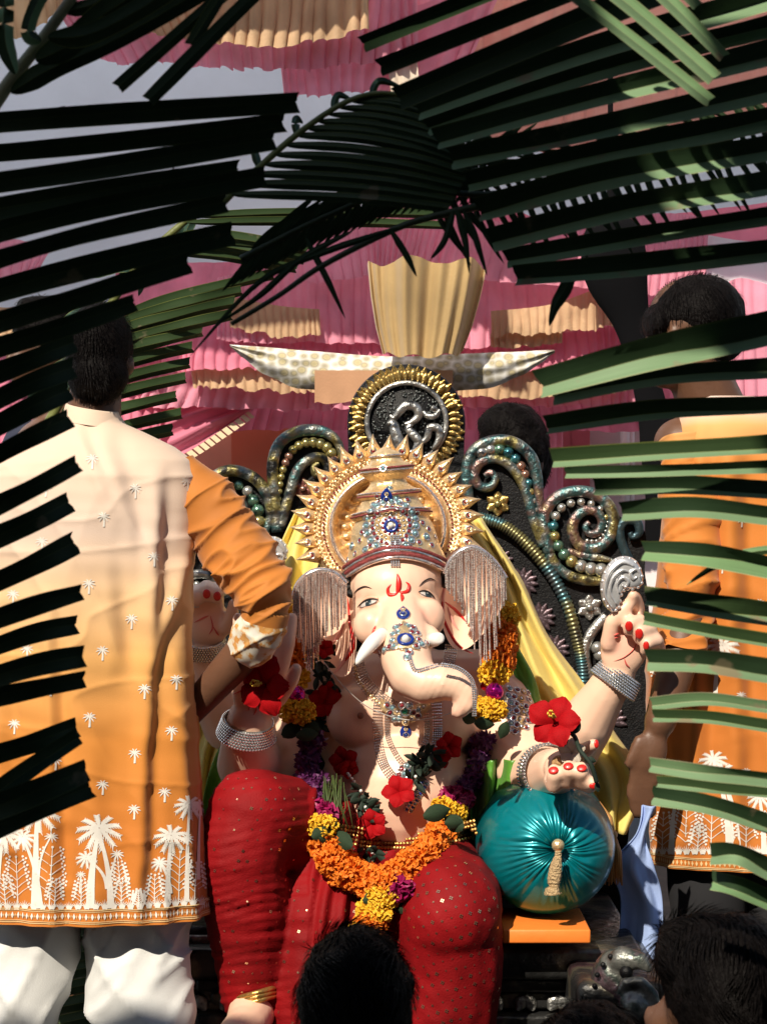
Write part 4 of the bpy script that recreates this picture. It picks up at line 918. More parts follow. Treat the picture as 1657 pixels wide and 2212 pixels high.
# ================================================================== silver hand emblems
m_sil = mat('polished_silver', (.72, .72, .73), .30, .65, bump=(35, .25))
def relief(cu, cv, d, W_, H_, rot, label):
    t = thing('silver_emblem', P(cu, cv + H_, d), label, 'ornament'); R_ = Matrix.Rotation(rot, 2)
    def q(x, y): v_ = R_ @ Vector((x, y)); return P(cu + v_.x, cv + v_.y, d)
    O = [(-.15, 1), (-.55, .75), (-.8, .2), (-.75, -.35), (-.45, -.8), (.05, -1), (.55, -.9), (.9, -.5), (.95, -.1), (.6, .1), (.25, .15), (.1, .45), (.1, .85)]
    S = spl(O, 5, True); a = MB(); rows = []
    for k, y in ((1.0, .014), (1.0, 0), (.92, -.012), (.7, -.016), (.3, -.014), (0.02, -.012)): rows.append([q((x * k + -.1 * (1 - k)) * W_, (z * k - .2 * (1 - k)) * H_) + Vector((0, y, 0)) for x, z in S])
    rows.insert(0, [q(-.1 * W_, -.2 * H_) + Vector((0, .014, 0))] * len(S)); a.grid(rows, closed=True); a.build('plate', m_sil, t)
    for pts in (((-.2, .85), (-.6, .4), (-.55, -.3), (-.1, -.75), (.45, -.7)), ((-.05, .7), (-.4, .3), (-.35, -.2), (0, -.5), (.35, -.45)), ((.8, -.35), (.6, -.6), (.35, -.45), (.5, -.25), (.65, -.35)), ((0, .3), (-.15, 0), (.05, -.25), (.3, -.15), (.25, .05), (.08, .02))):
        s_ = spl(pts, 6); b_ = MB(); b_.tube([q(x * W_, z * H_) + Vector((0, -.018, 0)) for x, z in s_], [U(W_ * .085, d) * max(.4, sin(pi * (i + 1) / (len(s_) + 1))) for i in range(len(s_))], 8); b_.build('curl', m_sil, t)
    b_ = MB()
    for x, z in S[::3]: b_.ell(q(x * W_ * .93, z * H_ * .93) + Vector((0, -.008, 0)), U(W_ * .09, d), 8, 6)
    b_.build('beading', m_sil, t); return t
relief(1338, 1262, 5.36, 50, 62, .15, 'silver embossed axe-shaped emblem held in the raised right-hand-side hand')
g = relief(572, 1200, 5.62, 44, 52, .9, 'silver embossed goad emblem behind the sleeve of the ombre kurta')
a = MB(); a.tube([P(560, 1235, 5.62), P(490, 1275, 5.55), P(405, 1300, 5.47)], [.008, .012, .014], 10); a.tube([P(415, 1285, 5.46), P(418, 1315, 5.45)], [.02, .016], 12); a.build('handle', m_sil, g)
# ================================================================== garlands and flowers
def pompon(name, m, n_=95, L=.42, W=.20, seed=1, ruff=.5, spiky=False):
    R = random.Random(seed); a = MB()
    for k in range(n_):
        z = 1 - 2 * (k + .5) / n_; an = k * 2.39996; r = sqrt(1 - z * z)
        n0 = Vector((r * cos(an), r * sin(an), z)); n0 = (n0 + Vector((R.uniform(-.2, .2), R.uniform(-.2, .2), R.uniform(-.2, .2)))).normalized()
        t1 = n0.cross(Vector((R.uniform(-1, 1), R.uniform(-1, 1), R.uniform(-1, 1)))).normalized(); t2 = n0.cross(t1)
        b0 = n0 * (.55 + R.uniform(-.08, .05)); tip = n0 * (.98 + R.uniform(-.12, .12)) + t2 * R.uniform(-.1, .25); w_ = W * R.uniform(.8, 1.25)
        if spiky: a.add([b0 - t1 * w_ * .5, b0 + t1 * w_ * .5, b0.lerp(tip, .55) + t1 * w_ * .5 + t2 * .06, tip, b0.lerp(tip, .55) - t1 * w_ * .5 + t2 * .06], [(0, 1, 2, 4), (4, 2, 3)])
        else:
            c = tip + t2 * .10; a.add([b0 - t1 * w_ * .5, b0 + t1 * w_ * .5, tip - t1 * w_, tip - t1 * w_ * .35 + n0 * .05 + t2 * .08, tip + t1 * w_ * .35 + n0 * R.uniform(-.02, .07), tip + t1 * w_ + t2 * .05, tip + t2 * .22 - n0 * .12],
                                   [(0, 1, 4, 3), (0, 3, 2), (1, 5, 4), (3, 4, 6), (2, 3, 6), (4, 5, 6)])
    a.ell((0, 0, 0), .6, 10, 7); return to_mesh(name, a.v, a.f, m, smooth=False)
m_or = mat('marigold_orange', (.88, .20, .008), .7, var=(60, .3), trans=.12)
m_ye = mat('marigold_yellow', (.85, .48, .02), .7, var=(60, .25), trans=.12)
m_pu = mat('orchid_purple', (.10, .015, .09), .55, var=(60, .4), trans=.1)
m_mg = mat('magenta_petals', (.32, .006, .09), .5, var=(60, .3), trans=.1)
m_wp = mat('white_petals', (.75, .70, .60), .6, trans=.1)
POM = {'o': [pompon('marigold', m_or, 120, seed=i) for i in range(3)], 'y': [pompon('marigold', m_ye, 120, seed=i + 5) for i in range(3)],
       'p': [pompon('orchid', m_pu, 60, W=.34, seed=i + 9, spiky=True) for i in range(2)], 'm': [pompon('rose', m_mg, 45, W=.5, seed=i + 12) for i in range(2)], 'w': [pompon('white_blossom', m_wp, 50, W=.3, seed=20)]}
NM = {'o': 'orange_marigold', 'y': 'yellow_marigold', 'p': 'purple_orchid', 'm': 'magenta_rose', 'w': 'white_blossom'}
allv = [Vector(p) for p in bv]; allf = list(bf); k0 = len(allv); allv += [Vector(p) for p in dv]; allf += [tuple(i + k0 for i in f) for f in df]
BALLB = BVHTree.FromPolygons(allv, allf)
gar = thing('flower_garland', P(840, 2030, 5.0), 'thick garland of orange and yellow marigolds with purple orchids round the idol neck', 'garland')
random.seed(11)
def run(code, pts, r, step, fb, lift=.02, jit=2):
    S = spl(pts, 20); acc = 1e9; last = None
    for q in S:
        if last is not None and hypot(q[0] - last[0], q[1] - last[1]) < step: continue
        last = q; u = q[0] + random.uniform(-jit, jit); v = q[1] + random.uniform(-jit, jit)
        if len(q) > 2: p = P(u, v, q[2])
        else:
            h, nn = cast(BALLB, u, v); p = (h + Vector((0, -lift, 0))) if h else P(u, v, fb)
        rot = Quaternion((random.uniform(-1, 1), random.uniform(-1, 1), random.uniform(-1, 1)), random.uniform(0, 6))
        link(NM[code], random.choice(POM[code]), gar, p, rot, U(r, p.y) * random.uniform(1.02, 1.2))
# right strand
run('y', [(1092, 1330, 5.42), (1084, 1352, 5.40)], 27, 14, 5.4); run('o', [(1082, 1372, 5.38), (1078, 1400, 5.36), (1076, 1430, 5.34)], 33, 13, 5.4)
run('y', [(1064, 1452, 5.32), (1086, 1452, 5.33)], 26, 16, 5.3); run('w', [(1072, 1512, 5.30), (1088, 1515, 5.3)], 14, 10, 5.3); run('y', [(1040, 1530, 5.28), (1062, 1532, 5.28), (1080, 1540, 5.29)], 24, 16, 5.3)
run('p', [(1045, 1590), (1030, 1630), (1020, 1670), (1000, 1700)], 24, 10, 5.25, .03, 8); run('m', [(985, 1718), (965, 1722), (1002, 1724)], 22, 14, 5.2, .03)
run('y', [(955, 1740), (978, 1750), (992, 1756)], 25, 15, 5.2, .05)
run('o', [(958, 1785), (935, 1812), (912, 1836), (886, 1858), (862, 1880)], 31, 15, 5.15, .06, 5)
# left strand
run('y', [(622, 1340, 5.40), (620, 1352, 5.38)], 28, 14, 5.4); run('o', [(626, 1382, 5.37), (624, 1410, 5.35), (628, 1434, 5.34)], 34, 13, 5.4); run('y', [(628, 1462, 5.33), (650, 1462, 5.33)], 25, 16, 5.3)
run('w', [(632, 1516, 5.29), (648, 1514, 5.29)], 13, 10, 5.3); run('y', [(625, 1534, 5.28), (648, 1536, 5.28), (668, 1544, 5.29)], 24, 16, 5.3)
run('p', [(668, 1600, 5.30), (672, 1650, 5.28), (676, 1700, 5.22), (682, 1735, 5.18)], 27, 10, 5.2, .03, 10); run('m', [(690, 1752, 5.16), (705, 1758, 5.15)], 24, 12, 5.2)
run('y', [(688, 1784, 5.12), (712, 1786, 5.11)], 24, 15, 5.2)
run('o', [(704, 1822), (718, 1846), (740, 1868), (768, 1884), (796, 1896), (822, 1896), (846, 1884)], 32, 15, 5.15, .06, 5)
run('o', [(716, 1818), (742, 1848), (772, 1868)], 26, 17, 5.15, .06, 5)
# pendant
run('m', [(860, 1900), (872, 1915), (842, 1912)], 22, 12, 5.1, .06); run('y', [(820, 1925), (845, 1930)], 26, 16, 5.1, .06); run('y', [(800, 1958), (824, 1962)], 26, 16, 5.1, .06)
run('o', [(792, 1982), (818, 1986)], 26, 15, 5.1, .06); run('y', [(780, 2008), (806, 2012), (795, 2022)], 27, 15, 5.1, .06)
m_leaf = mat('garland_leaf', (.010, .028, .008), .85, var=(20, .3)); m_leafd = mat('sprig_leaf', (.006, .018, .009), .75, var=(20, .3))
def leafm(m, name='leaf', cup=.25):
    rows = []
    for t in np.linspace(0, 1, 7):
        w_ = .30 * sin(pi * min(1, t * .95 + .05)) ** .8; rows.append([Vector((x * w_, cup * x * x * w_ * 2 - .1 * sin(pi * t), t)) for x in (-1, -.5, 0, .5, 1)])
    a = MB(); a.grid(rows); return to_mesh(name, a.v, a.f, m)
LF = leafm(m_leaf); LFD = leafm(m_leafd)
def leaf_at(u, v, d, ang, L, parent, me=LF, tip=0.0, name='leaf'):
    q = Quaternion((0, 1, 0), radians(ang)) @ Quaternion((1, 0, 0), tip); return link(name, me, parent, P(u, v, d), q, U(L, d))
for u, v, d, an, L in ((610, 1590, 5.24, 60, 80), (690, 1580, 5.23, -70, 80), (640, 1590, 5.22, 85, 70), (1025, 1560, 5.22, 100, 70), (1095, 1560, 5.22, 200, 60), (1000, 1545, 5.22, 110, 80), (675, 1810, 5.06, 60, 90), (760, 1830, 5.05, -60, 90), (690, 1812, 5.06, 85, 70), (1000, 1790, 5.07, -65, 90), (915, 1765, 5.08, 75, 90), (960, 1778, 5.07, 90, 60), (785, 1948, 5.0, 70, 80), (880, 1970, 5.0, -55, 80), (830, 1948, 5.0, 85, 60)):
    leaf_at(u, v, d + .03, an, L * .72, gar, tip=random.uniform(-.9, -.2))
for u, v, d in ((1068, 1494, 5.28), (641, 1500, 5.28)):
    a = MB(); a.ell(P(u, v, d), U(20, d), 16, 10); a.build('foil_ball', mat('magenta_foil', (.45, .01, .22), .15, .8), gar)
# ---- hibiscus
m_hib = mat('hibiscus_red', (.36, .003, .006), .75, var=(40, .3), trans=.1, spec=.15); m_pol = mat('pollen', (.8, .5, .06), .7)
def hib_petal():
    rows = []
    for t in np.linspace(0, 1, 9):
        w_ = interp(t, [0, .2, .55, .8, 1], [.06, .2, .42, .42, .16]); row = []
        for x in np.linspace(-1, 1, 9):
            row.append(Vector((x * w_, -.55 * t + .55 * t * t - .12 * (1 - x * x) * sin(pi * t) + .05 * sin(x * 9 + 2) * t * t, t * (1 - .08 * x * x))))
        rows.append(row)
    a = MB(); a.grid(rows); me = to_mesh('hibiscus_petal', a.v, a.f, m_hib); return me
HP = hib_petal()
st = MB(); st.tube([(0, 0, 0), (0, -.35, .05), (0, -.8, .16)], [.05, .035, .03], 8)
STM = to_mesh('stamen', st.v, st.f, m_hib)
st = MB(); random.seed(2)
for k in range(40):
    t = random.uniform(.5, 1); an = random.uniform(0, 6.3); st.ell((.09 * cos(an), -.8 * t, .16 * t + .09 * sin(an)), .035, 6, 4)
POL = to_mesh('pollen_grains', st.v, st.f, m_pol)
def hibiscus(u, v, d, r, face, spin=0, label=None, parent=None, group=None, opened=1.0):
    t = thing('hibiscus', P(u, v, d), label, 'flower', group) if parent is None else parent
    base = Vector(face).normalized().to_track_quat('-Y', 'Z'); s = U(r, d); loc = P(u, v, d)
    for k in range(5):
        q = base @ Quaternion((0, 1, 0), spin + k * 2 * pi / 5) @ Quaternion((1, 0, 0), random.uniform(-.1, .3) * opened); link('petal', HP, t, loc, q, s * random.uniform(.9, 1.1))
    link('stamen', STM, t, loc, base, s); link('pollen', POL, t, loc, base, s); return t
random.seed(21)
hibiscus(575, 1480, 5.08, 66, (-.55, -1, -.05), .3, 'large dark red hibiscus with yellow stamen held in the blessing palm')
h2 = hibiscus(1200, 1562, 4.99, 64, (-.35, -1, .35), .2, 'bright red velvet hibiscus on a green stem above the hand of sweets')
a = MB(); S = spl([(1212, 1570, 5.0), (1240, 1590, 5.0), (1252, 1620, 4.97), (1275, 1650, 4.955), (1288, 1690, 4.96)], 6); a.tube([P(*q) for q in S], U(5, 5), 7); a.build('stem', m_leafd, h2)
for u, v, an, L in ((1235, 1585, 40, 30), (1225, 1590, -150, 28), (1288, 1690, 170, 22), (1262, 1640, 100, 26)): leaf_at(u, v, 4.97, an, L, h2, LFD)
vine = thing('hibiscus_garland', P(800, 1880, 5.15), 'inner garland of small red hibiscus and dark spiky leaves across the belly', 'garland')
def sprig(u, v, L=42, n_=14, d=None):
    h, nn = cast(BALLB, u, v); p = (h + Vector((0, -.015, 0))) if h else P(u, v, d or 5.3)
    for k in range(n_):
        q = Quaternion((0, 1, 0), random.uniform(0, 6.3)) @ Quaternion((1, 0, 0), random.uniform(.0, 1.0)); o = link('leaf', LFD, vine, p + Vector((random.uniform(-.02, .02), random.uniform(-.01, 0), random.uniform(-.025, .025))), q, U(L * random.uniform(.6, 1.1), 5.2)); o.scale = (o.scale[0] * .55, o.scale[1] * .55, o.scale[2])
for u, v in ((698, 1440), (704, 1475), (690, 1545), (905, 1660), (915, 1645), (785, 1718), (795, 1740), (800, 1850), (700, 1410), (925, 1640)): sprig(u, v)
for u, v, r, f in ((706, 1512, 42, (-.2, -1, .1)), (745, 1640, 36, (-.4, -1, 0)), (752, 1655, 26, (.4, -1, -.2)), (862, 1708, 40, (0, -1, .5)), (966, 1608, 36, (.3, -1, .2)), (955, 1630, 28, (-.4, -1, 0)), (805, 1775, 38, (0, -1, .1)), (700, 1400, 26, (.2, -1, .1)), (1052, 1478, 22, (.5, -1, .2)), (710, 1490, 26, (0, -1, -.2))):
    h, nn = cast(BALLB, u, v); p = h if h else P(u, v, 5.28)
    base = Vector(f).normalized().to_track_quat('-Y', 'Z'); s = U(r, 5.2); sp = random.uniform(0, 6)
    for k in range(5): link('hibiscus_petal', HP, vine, p + Vector((0, -.03, 0)), base @ Quaternion((0, 1, 0), sp + k * 2 * pi / 5) @ Quaternion((1, 0, 0), random.uniform(0, .6)), s)
a = MB()
for pts in (((752, 1668), (765, 1685), (780, 1705)), ((790, 1740), (800, 1760)), ((810, 1850), (812, 1830), (805, 1838)), ((880, 1690), (905, 1668))):
    for q in spl(pts, 3):
        h, nn = cast(BALLB, *q); p = h if h else P(q[0], q[1], 5.3); a.ell(p + Vector((0, -.03, 0)), U(4, 5.2), 8, 6)
a.build('pearl_beads', m_pearl, vine)
# grass tuft and thread
a = MB(); random.seed(8)
for k in range(36):
    u = random.uniform(700, 745); p0 = P(u, 1690 + random.uniform(-20, 20), 5.2); p1 = P(u + random.uniform(-15, 20), 1790, 5.16); a.tube([p0, p0.lerp(p1, .5) + Vector((random.uniform(-.01, .01), -.01, 0)), p1], [.001, .0014, .0005], 4)
o = a.build('grass_tuft', mat('durva_grass', (.06, .09, .02), .6), vine); o['kind'] = 'stuff'
a = MB(); a.tube([P(*q) for q in spl([(700, 1430, 5.18), (740, 1480, 5.2), (800, 1530, 5.24), (880, 1555, 5.27), (960, 1545, 5.22), (1010, 1520, 5.2)], 8)], .0012, 6); a.build('thread', mat('nylon', (.6, .58, .55), .3), vine)
# sweets in the hand
ld = [(1208, 1648, 17, 'brown sweet ball in the open hand nearest the bracelet'), (1252, 1642, 18, 'brown sweet ball in the open hand behind the middle fingertips')]
for u, v, r, lb in ld:
    a = MB(); a.ell(P(u, v, 5.03), U(r, 5.03), 16, 10); tag(a.build('sweet_ball', mat('laddu', (.42, .24, .10), .7, bump=(90, .8), var=(60, .3))), lb, 'sweet', 'sweets in the idol hand')
t = thing('pale_blossom', P(1235, 1625, 5.02), 'pale translucent blossom lying on the sweets in the open hand', 'flower')
m_pale = mat('pale_petal', (.55, .48, .38), .5, trans=.35); PPM = HP.copy(); PPM.materials.clear(); PPM.materials.append(m_pale)
for k in range(5): link('petal', PPM, t, P(1235, 1628, 5.02), Vector((-.2, -1, .6)).to_track_quat('-Y', 'Z') @ Quaternion((0, 1, 0), k * 1.256) @ Quaternion((1, 0, 0), .4), U(34, 5))
# ================================================================== people
m_hair = mat('black_hair', (.005, .004, .004), .5, bump=(120, .5), spec=.05)
def skinmat(n_, c): return mat('skin_' + n_, c, .5, bump=(90, .08), var=(9, .12))
SK1 = skinmat('dark', (.13, .060, .034)); SK2 = skinmat('brown', (.12, .055, .030))
def hair_on(shape, parent, seed=1, n_=2600, L=.03, flow=(0, .4, -1), lift=.5, wav=.006, vox=.008):
    hv, hf, hn = remesh(shape, vox, 5)
    for i in range(len(hv)):
        p = Vector(hv[i]); hv[i] += hn[i] * (wav * noise.noise(p * 28) + wav * .6 * noise.noise(p * 60))
    hr = link('hair', to_mesh('hair', hv, hf, m_hair, org=ORG[parent]), parent)
    R = random.Random(seed); a = MB(); fl = Vector(flow); m_ = len(hv)
    for k in range(n_):
        i = R.randrange(m_); p = Vector(hv[i]); nn = Vector(hn[i]); t = fl + Vector((noise.noise(p * 14) * 1.2, noise.noise(p * 14 + Vector((9, 0, 0))), noise.noise(p * 14 + Vector((0, 9, 0))) * 1.0)) ; t = (t - nn * t.dot(nn))
        if t.length < .05: continue
        t.normalize(); s_ = nn.cross(t); l_ = L * R.uniform(.6, 1.3); w_ = .0007
        a.add([p - s_ * w_, p + s_ * w_, p + t * l_ * .55 + nn * l_ * lift * .5 + s_ * w_, p + t * l_ * .55 + nn * l_ * lift * .5 - s_ * w_, p + t * l_ + nn * l_ * lift * .45], [(0, 1, 2, 3), (3, 2, 4)])
    o = a.build('hair_strands', m_hair, hr, smooth=False); o['kind'] = 'stuff'; return hr
# ---- kurta surface
class Kurta:
    def __init__(s, tab, dc, depth, folds, seed):
        s.t = tab; s.dc = dc; s.b = depth; s.f = folds; s.seed = seed
        s.vs = [q[0] for q in tab]
    def pt(s, th, v, off=0.0):
        uc = interp(v, s.vs, [q[1] for q in s.t]); hw = interp(v, s.vs, [q[2] for q in s.t]); dp = interp(v, s.vs, [q[3] for q in s.t]) * s.b
        c, n_ = cos(th), sin(th); u = uc + hw * c; x = (u - 828.5) / F * s.dc; z = ZC - (v - 1106) / F * s.dc
        y = s.dc - dp * (abs(n_) ** .75) * (1 if n_ > 0 else -1); dd = 0
        for (u0, v0, u1, v1, w_, am) in s.f:
            if v0 - 60 < v < v1 + 60 and n_ > -.1:
                t = min(1, max(0, (v - v0) / (v1 - v0))); uf = lerp(u0, u1, t) + 6 * noise.noise((v * .012, u0, 0)); fade = min(1, max(0, (v - v0 + 60) / 120)) * min(1, max(0, (v1 + 60 - v) / 120))
                k = (u - uf) / w_; dd += am * fade * (exp(-k * k) - .8 * exp(-(k - 1.7) ** 2))
        q = min(1, max(0, (v - s.vs[0] - 30) / 100))
        r_ = 1 - 2.2 * abs(noise.noise((x * 4 + z * 1.5, s.seed + 5, z * 1.8))); c1 = (1 - abs(noise.noise((x * 5 + z * 3, s.seed + 11, z * 2.2)))) ** 9; c2 = (1 - abs(noise.noise((x * 3 - z * 5, s.seed + 17, z * 9 + x * 2)))) ** 12; dd += q * (.006 * r_ * abs(r_) + .0055 * c1 + .003 * c2 + .011 * noise.noise((x * 6, s.seed, z * 1.6)) + .004 * noise.noise((x * 17, s.seed + 3, z * 4.5)) + .0028 * noise.noise((x * 8 + z * 9, s.seed + 7, z * 24)))
        dd += .006 * max(0, (v - s.vs[-1] + 220) / 220) * sin(th * 13 + s.seed)
        return Vector((x + dd * c * .8, y - (dd + off) * (abs(n_) ** .5) * (1 if n_ > 0 else -1) , z)) + Vector((off * c, 0, 0))
    def build(s, name, m, parent, nth=320, nv=230):
        rows = [[s.pt(2 * pi * k / nth, lerp(s.vs[0], s.vs[-1], i / nv)) for k in range(nth)] for i in range(nv + 1)]
        a = MB(); a.grid(rows, closed=True); return a.build(name, m, parent)
def ombre(name, stops):
    m = mat(name, (.8, .5, .2), .78, bump=(420, .10), sheen=.15); n, l, b = nodes(m)
    tc = n.new('ShaderNodeTexCoord'); sx = n.new('ShaderNodeSeparateXYZ'); l.new(tc.outputs['Object'], sx.inputs[0])
    nz = n.new('ShaderNodeTexNoise'); nz.inputs['Scale'].default_value = 5; l.new(tc.outputs['Object'], nz.inputs['Vector'])
    ad = n.new('ShaderNodeMath'); ad.operation = 'MULTIPLY_ADD'; ad.inputs[1].default_value = .05; l.new(nz.outputs['Fac'], ad.inputs[0]); l.new(sx.outputs['Z'], ad.inputs[2])
    mr = n.new('ShaderNodeMapRange'); z0, z1 = stops[0][0], stops[-1][0]; mr.inputs['From Min'].default_value = z0 + .025; mr.inputs['From Max'].default_value = z1 + .025
    l.new(ad.outputs[0], mr.inputs['Value']); cr = n.new('ShaderNodeValToRGB'); e = cr.color_ramp.elements
    while len(e) < len(stops): e.new(.5)
    for q, (z, c) in zip(e, stops): q.position = (z - z0) / (z1 - z0); q.color = (*c, 1)
    l.new(mr.outputs[0], cr.inputs[0]); l.new(cr.outputs[0], b.inputs['Base Color']); return m
def zv(v, d): return ZC - (v - 1106) / F * d
m_kur = ombre('ombre_cotton', [(zv(1800, 4.95), (.52, .16, .014)), (zv(1600, 4.95), (.60, .22, .03)), (zv(1420, 4.95), (.70, .36, .11)), (zv(1280, 4.95), (.74, .48, .26)), (zv(1150, 4.95), (.68, .52, .42)), (zv(900, 4.95), (.72, .54, .41))])
m_slv = mat('orange_sleeve', (.48, .16, .018), .75, bump=(420, .1), var=(6, .15), sheen=.15)
m_prt = mat('white_print', (.74, .70, .64), .8)
m_cream = mat('cream_print', (.70, .50, .25), .8)
# ---- print decals draped on cloth
class Decal:
    def __init__(s, bvh, parent, d): s.b = bvh; s.o = MB(); s.o2 = MB(); s.d = d; s.p = parent
    def q(s, u, v, off=.0016):
        h, n_ = cast(s.b, u, v); return (h + n_ * off) if h else None
    def strip(s, pts, w0, w1=None, mid=None, o=None):
        o = o or s.o; k = len(pts); L = []; 
        for i, (u, v) in enumerate(pts):
            a = pts[max(0, i - 1)]; b = pts[min(k - 1, i + 1)]; tx, ty = b[0] - a[0], b[1] - a[1]; l_ = hypot(tx, ty) + 1e-9; t = i / (k - 1)
            w_ = (w0 + ((w1 if w1 is not None else w0) - w0) * t) if mid is None else (mid * sin(pi * (.06 + .9 * t)) ** .8)
            A = s.q(u - ty / l_ * w_, v + tx / l_ * w_); B_ = s.q(u + ty / l_ * w_, v - tx / l_ * w_)
            if A is None or B_ is None: return
            L.append((A, B_))
        vs = [p for r in L for p in r]; o.add(vs, [(2 * i, 2 * i + 1, 2 * i + 3, 2 * i + 2) for i in range(k - 1)])
    def dot(s, u, v, r, o=None):
        o = o or s.o; c = [s.q(u + r * cos(k * pi / 3), v + r * sin(k * pi / 3)) for k in range(6)]
        if None in c: return
        o.add(c, [tuple(range(6))])
    def crown(s, u, v, r, n_=10, feather=True):
        for k in range(n_):
            an = 2 * pi * k / n_ + .2; droop = .25 * r; pts = [(u + cos(an) * r * t * 1.05, v + sin(an) * r * t * .85 + droop * t * t * .9) for t in (0.04, .28, .52, .76, 1)]
            s.strip(pts, 0, 0, mid=r * .10)
            if feather and r > 15:
                for t in (.3, .42, .54, .66, .78, .9):
                    x, y = u + cos(an) * r * t * 1.05, v + sin(an) * r * t * .85 + droop * t * t * .9
                    for sg in (-1, 1):
                        a2 = an + sg * .75; s.strip([(x, y), (x + cos(a2) * r * .13, y + sin(a2) * r * .13 + r * .05), (x + cos(a2) * r * .22, y + sin(a2) * r * .22 + r * .1)], r * .04, r * .008)
    def small(s, u, v, r=12):
        s.crown(u, v, r, 9, False); s.strip([(u, v), (u + 1, v + r * .8), (u, v + r * 1.7)], r * .10, r * .16)
    def palm(s, u, v, r, bu, bv_, w_=5):
        s.crown(u, v, r, 10); n_ = 9; pts = [(lerp(u, bu, t) + (bu - u) * .25 * sin(pi * t) , lerp(v, bv_, t)) for t in np.linspace(0, 1, n_)]
        s.strip(pts, w_ * .45, w_ * 1.35)
    def bush(s, u, v, h, lean=0, n_=5):
        s.strip([(u, v), (u + lean * .4, v - h * .5), (u + lean, v - h)], 1.2, .7)
        for k in range(n_):
            t = .25 + .75 * k / n_; x, y = u + lean * t, v - h * t
            for sg in (-1, 1):
                L = h * .30 * (1.1 - t * .6); ex, ey = x + sg * L * .8, y - L * .6; s.strip([(x, y), ((x + ex) / 2, (y + ey) / 2 - 1), (ex, ey)], .8, .6)
                for q_ in ((0, 0), (sg * 6, -3), (sg * -1, -7), (sg * 4, 5)): s.dot(ex + q_[0], ey + q_[1], 2.7)
        s.dot(u + lean, v - h - 2, 3)
    def grass(s, u, v, h=20):
        for k in range(7):
            x = (k - 3) / 3; s.strip([(u + x * 3, v), (u + x * 7, v - h * (.55 - .15 * abs(x))), (u + x * 15, v - h * (1 - .4 * abs(x)))], 1.7, .2)
    def done(s):
        o = s.o.build('palm_print', m_prt, s.p, smooth=False); o['kind'] = 'stuff'
        if s.o2.v: o = s.o2.build('border_print', m_cream, s.p, smooth=False); o['kind'] = 'stuff'
# ---------------------------------------------------------------- man in ombre kurta, left, seen from behind
man = thing('person', (P(190, 0, 5.05).x, 5.05, 0), 'man seen from behind in cream to orange ombre kurta with palm print', 'person')
b_ = MB(); E(b_, 215, 765, 5.05, 66, 98, 82); CH(b_, (208, 840, 5.06, 56), (202, 930, 5.06, 62)); E(b_, 283, 790, 5.05, 9, 24, 16); E(b_, 148, 790, 5.05, 9, 24, 16)
CH(b_, (10, 1020, 5.08, 44), (390, 1030, 5.08, 40)); CH(b_, (200, 1000, 5.08, 100), (195, 1500, 5.08, 110))
CH(b_, (410, 1050, 5.06, 38), (570, 1300, 4.99, 38), (580, 1345, 5.0, 42), (500, 1440, 5.06, 41), (405, 1545, 5.13, 31)); E(b_, 375, 1585, 5.15, 34, 40, 18)
for k in range(4): CH(b_, (350 + k * 14, 1610, 5.15, 9), (340 + k * 13, 1655, 5.15, 8))
CH(b_, (395, 1580, 5.15, 10), (405, 1620, 5.14, 8))
CH(b_, (-20, 1040, 5.06, 44), (-80, 1300, 5.02, 42), (-60, 1520, 5.1, 32)); E(b_, -55, 1570, 5.12, 30, 44, 18)
for lx in (80, 300): CH(b_, (lx, 1700, 5.1, 85), (lx, 2000, 5.1, 62), (lx, 2310, 5.1, 42)); CH(b_, (lx, 2330, 5.1, 40), (lx, 2335, 4.95, 30))
v_, f_, n__ = remesh(b_, .008, 5); link('body', to_mesh('body', v_, f_, SK1, org=ORG[man]), man)
hs_ = MB(); E(hs_, 214, 745, 5.05, 74, 92, 92); E(hs_, 212, 810, 5.02, 66, 62, 70); hair_on(hs_, man, 3, 4200, .016, (0, 0, -1), .9, .003, .006)
KT = [(900, 202, 60, .52), (915, 203, 68, .55), (935, 205, 110, .62), (965, 200, 175, .75), (995, 195, 218, .86), (1030, 190, 238, .95), (1100, 190, 236, 1.0), (1200, 184, 228, 1.0), (1400, 180, 231, 1.0), (1600, 182, 241, 1.03), (1800, 188, 255, 1.08), (1972, 190, 264, 1.12)]
KF = [(345, 1060, 308, 1990, 18, .013), (420, 1150, 345, 1420, 14, .010), (240, 960, 300, 1200, 22, .008), (130, 1330, 140, 1990, 14, .010), (10, 1300, 40, 1990, 18, .010), (250, 1240, 262, 1420, 20, .006), (390, 1480, 420, 1990, 16, .008), (215, 1600, 230, 1990, 26, .005), (180, 930, 260, 1120, 14, .006)]
K1 = Kurta(KT, 5.06, .150, KF, 2.0); kur = K1.build('kurta', m_kur, man); BK = bvh_of(kur)
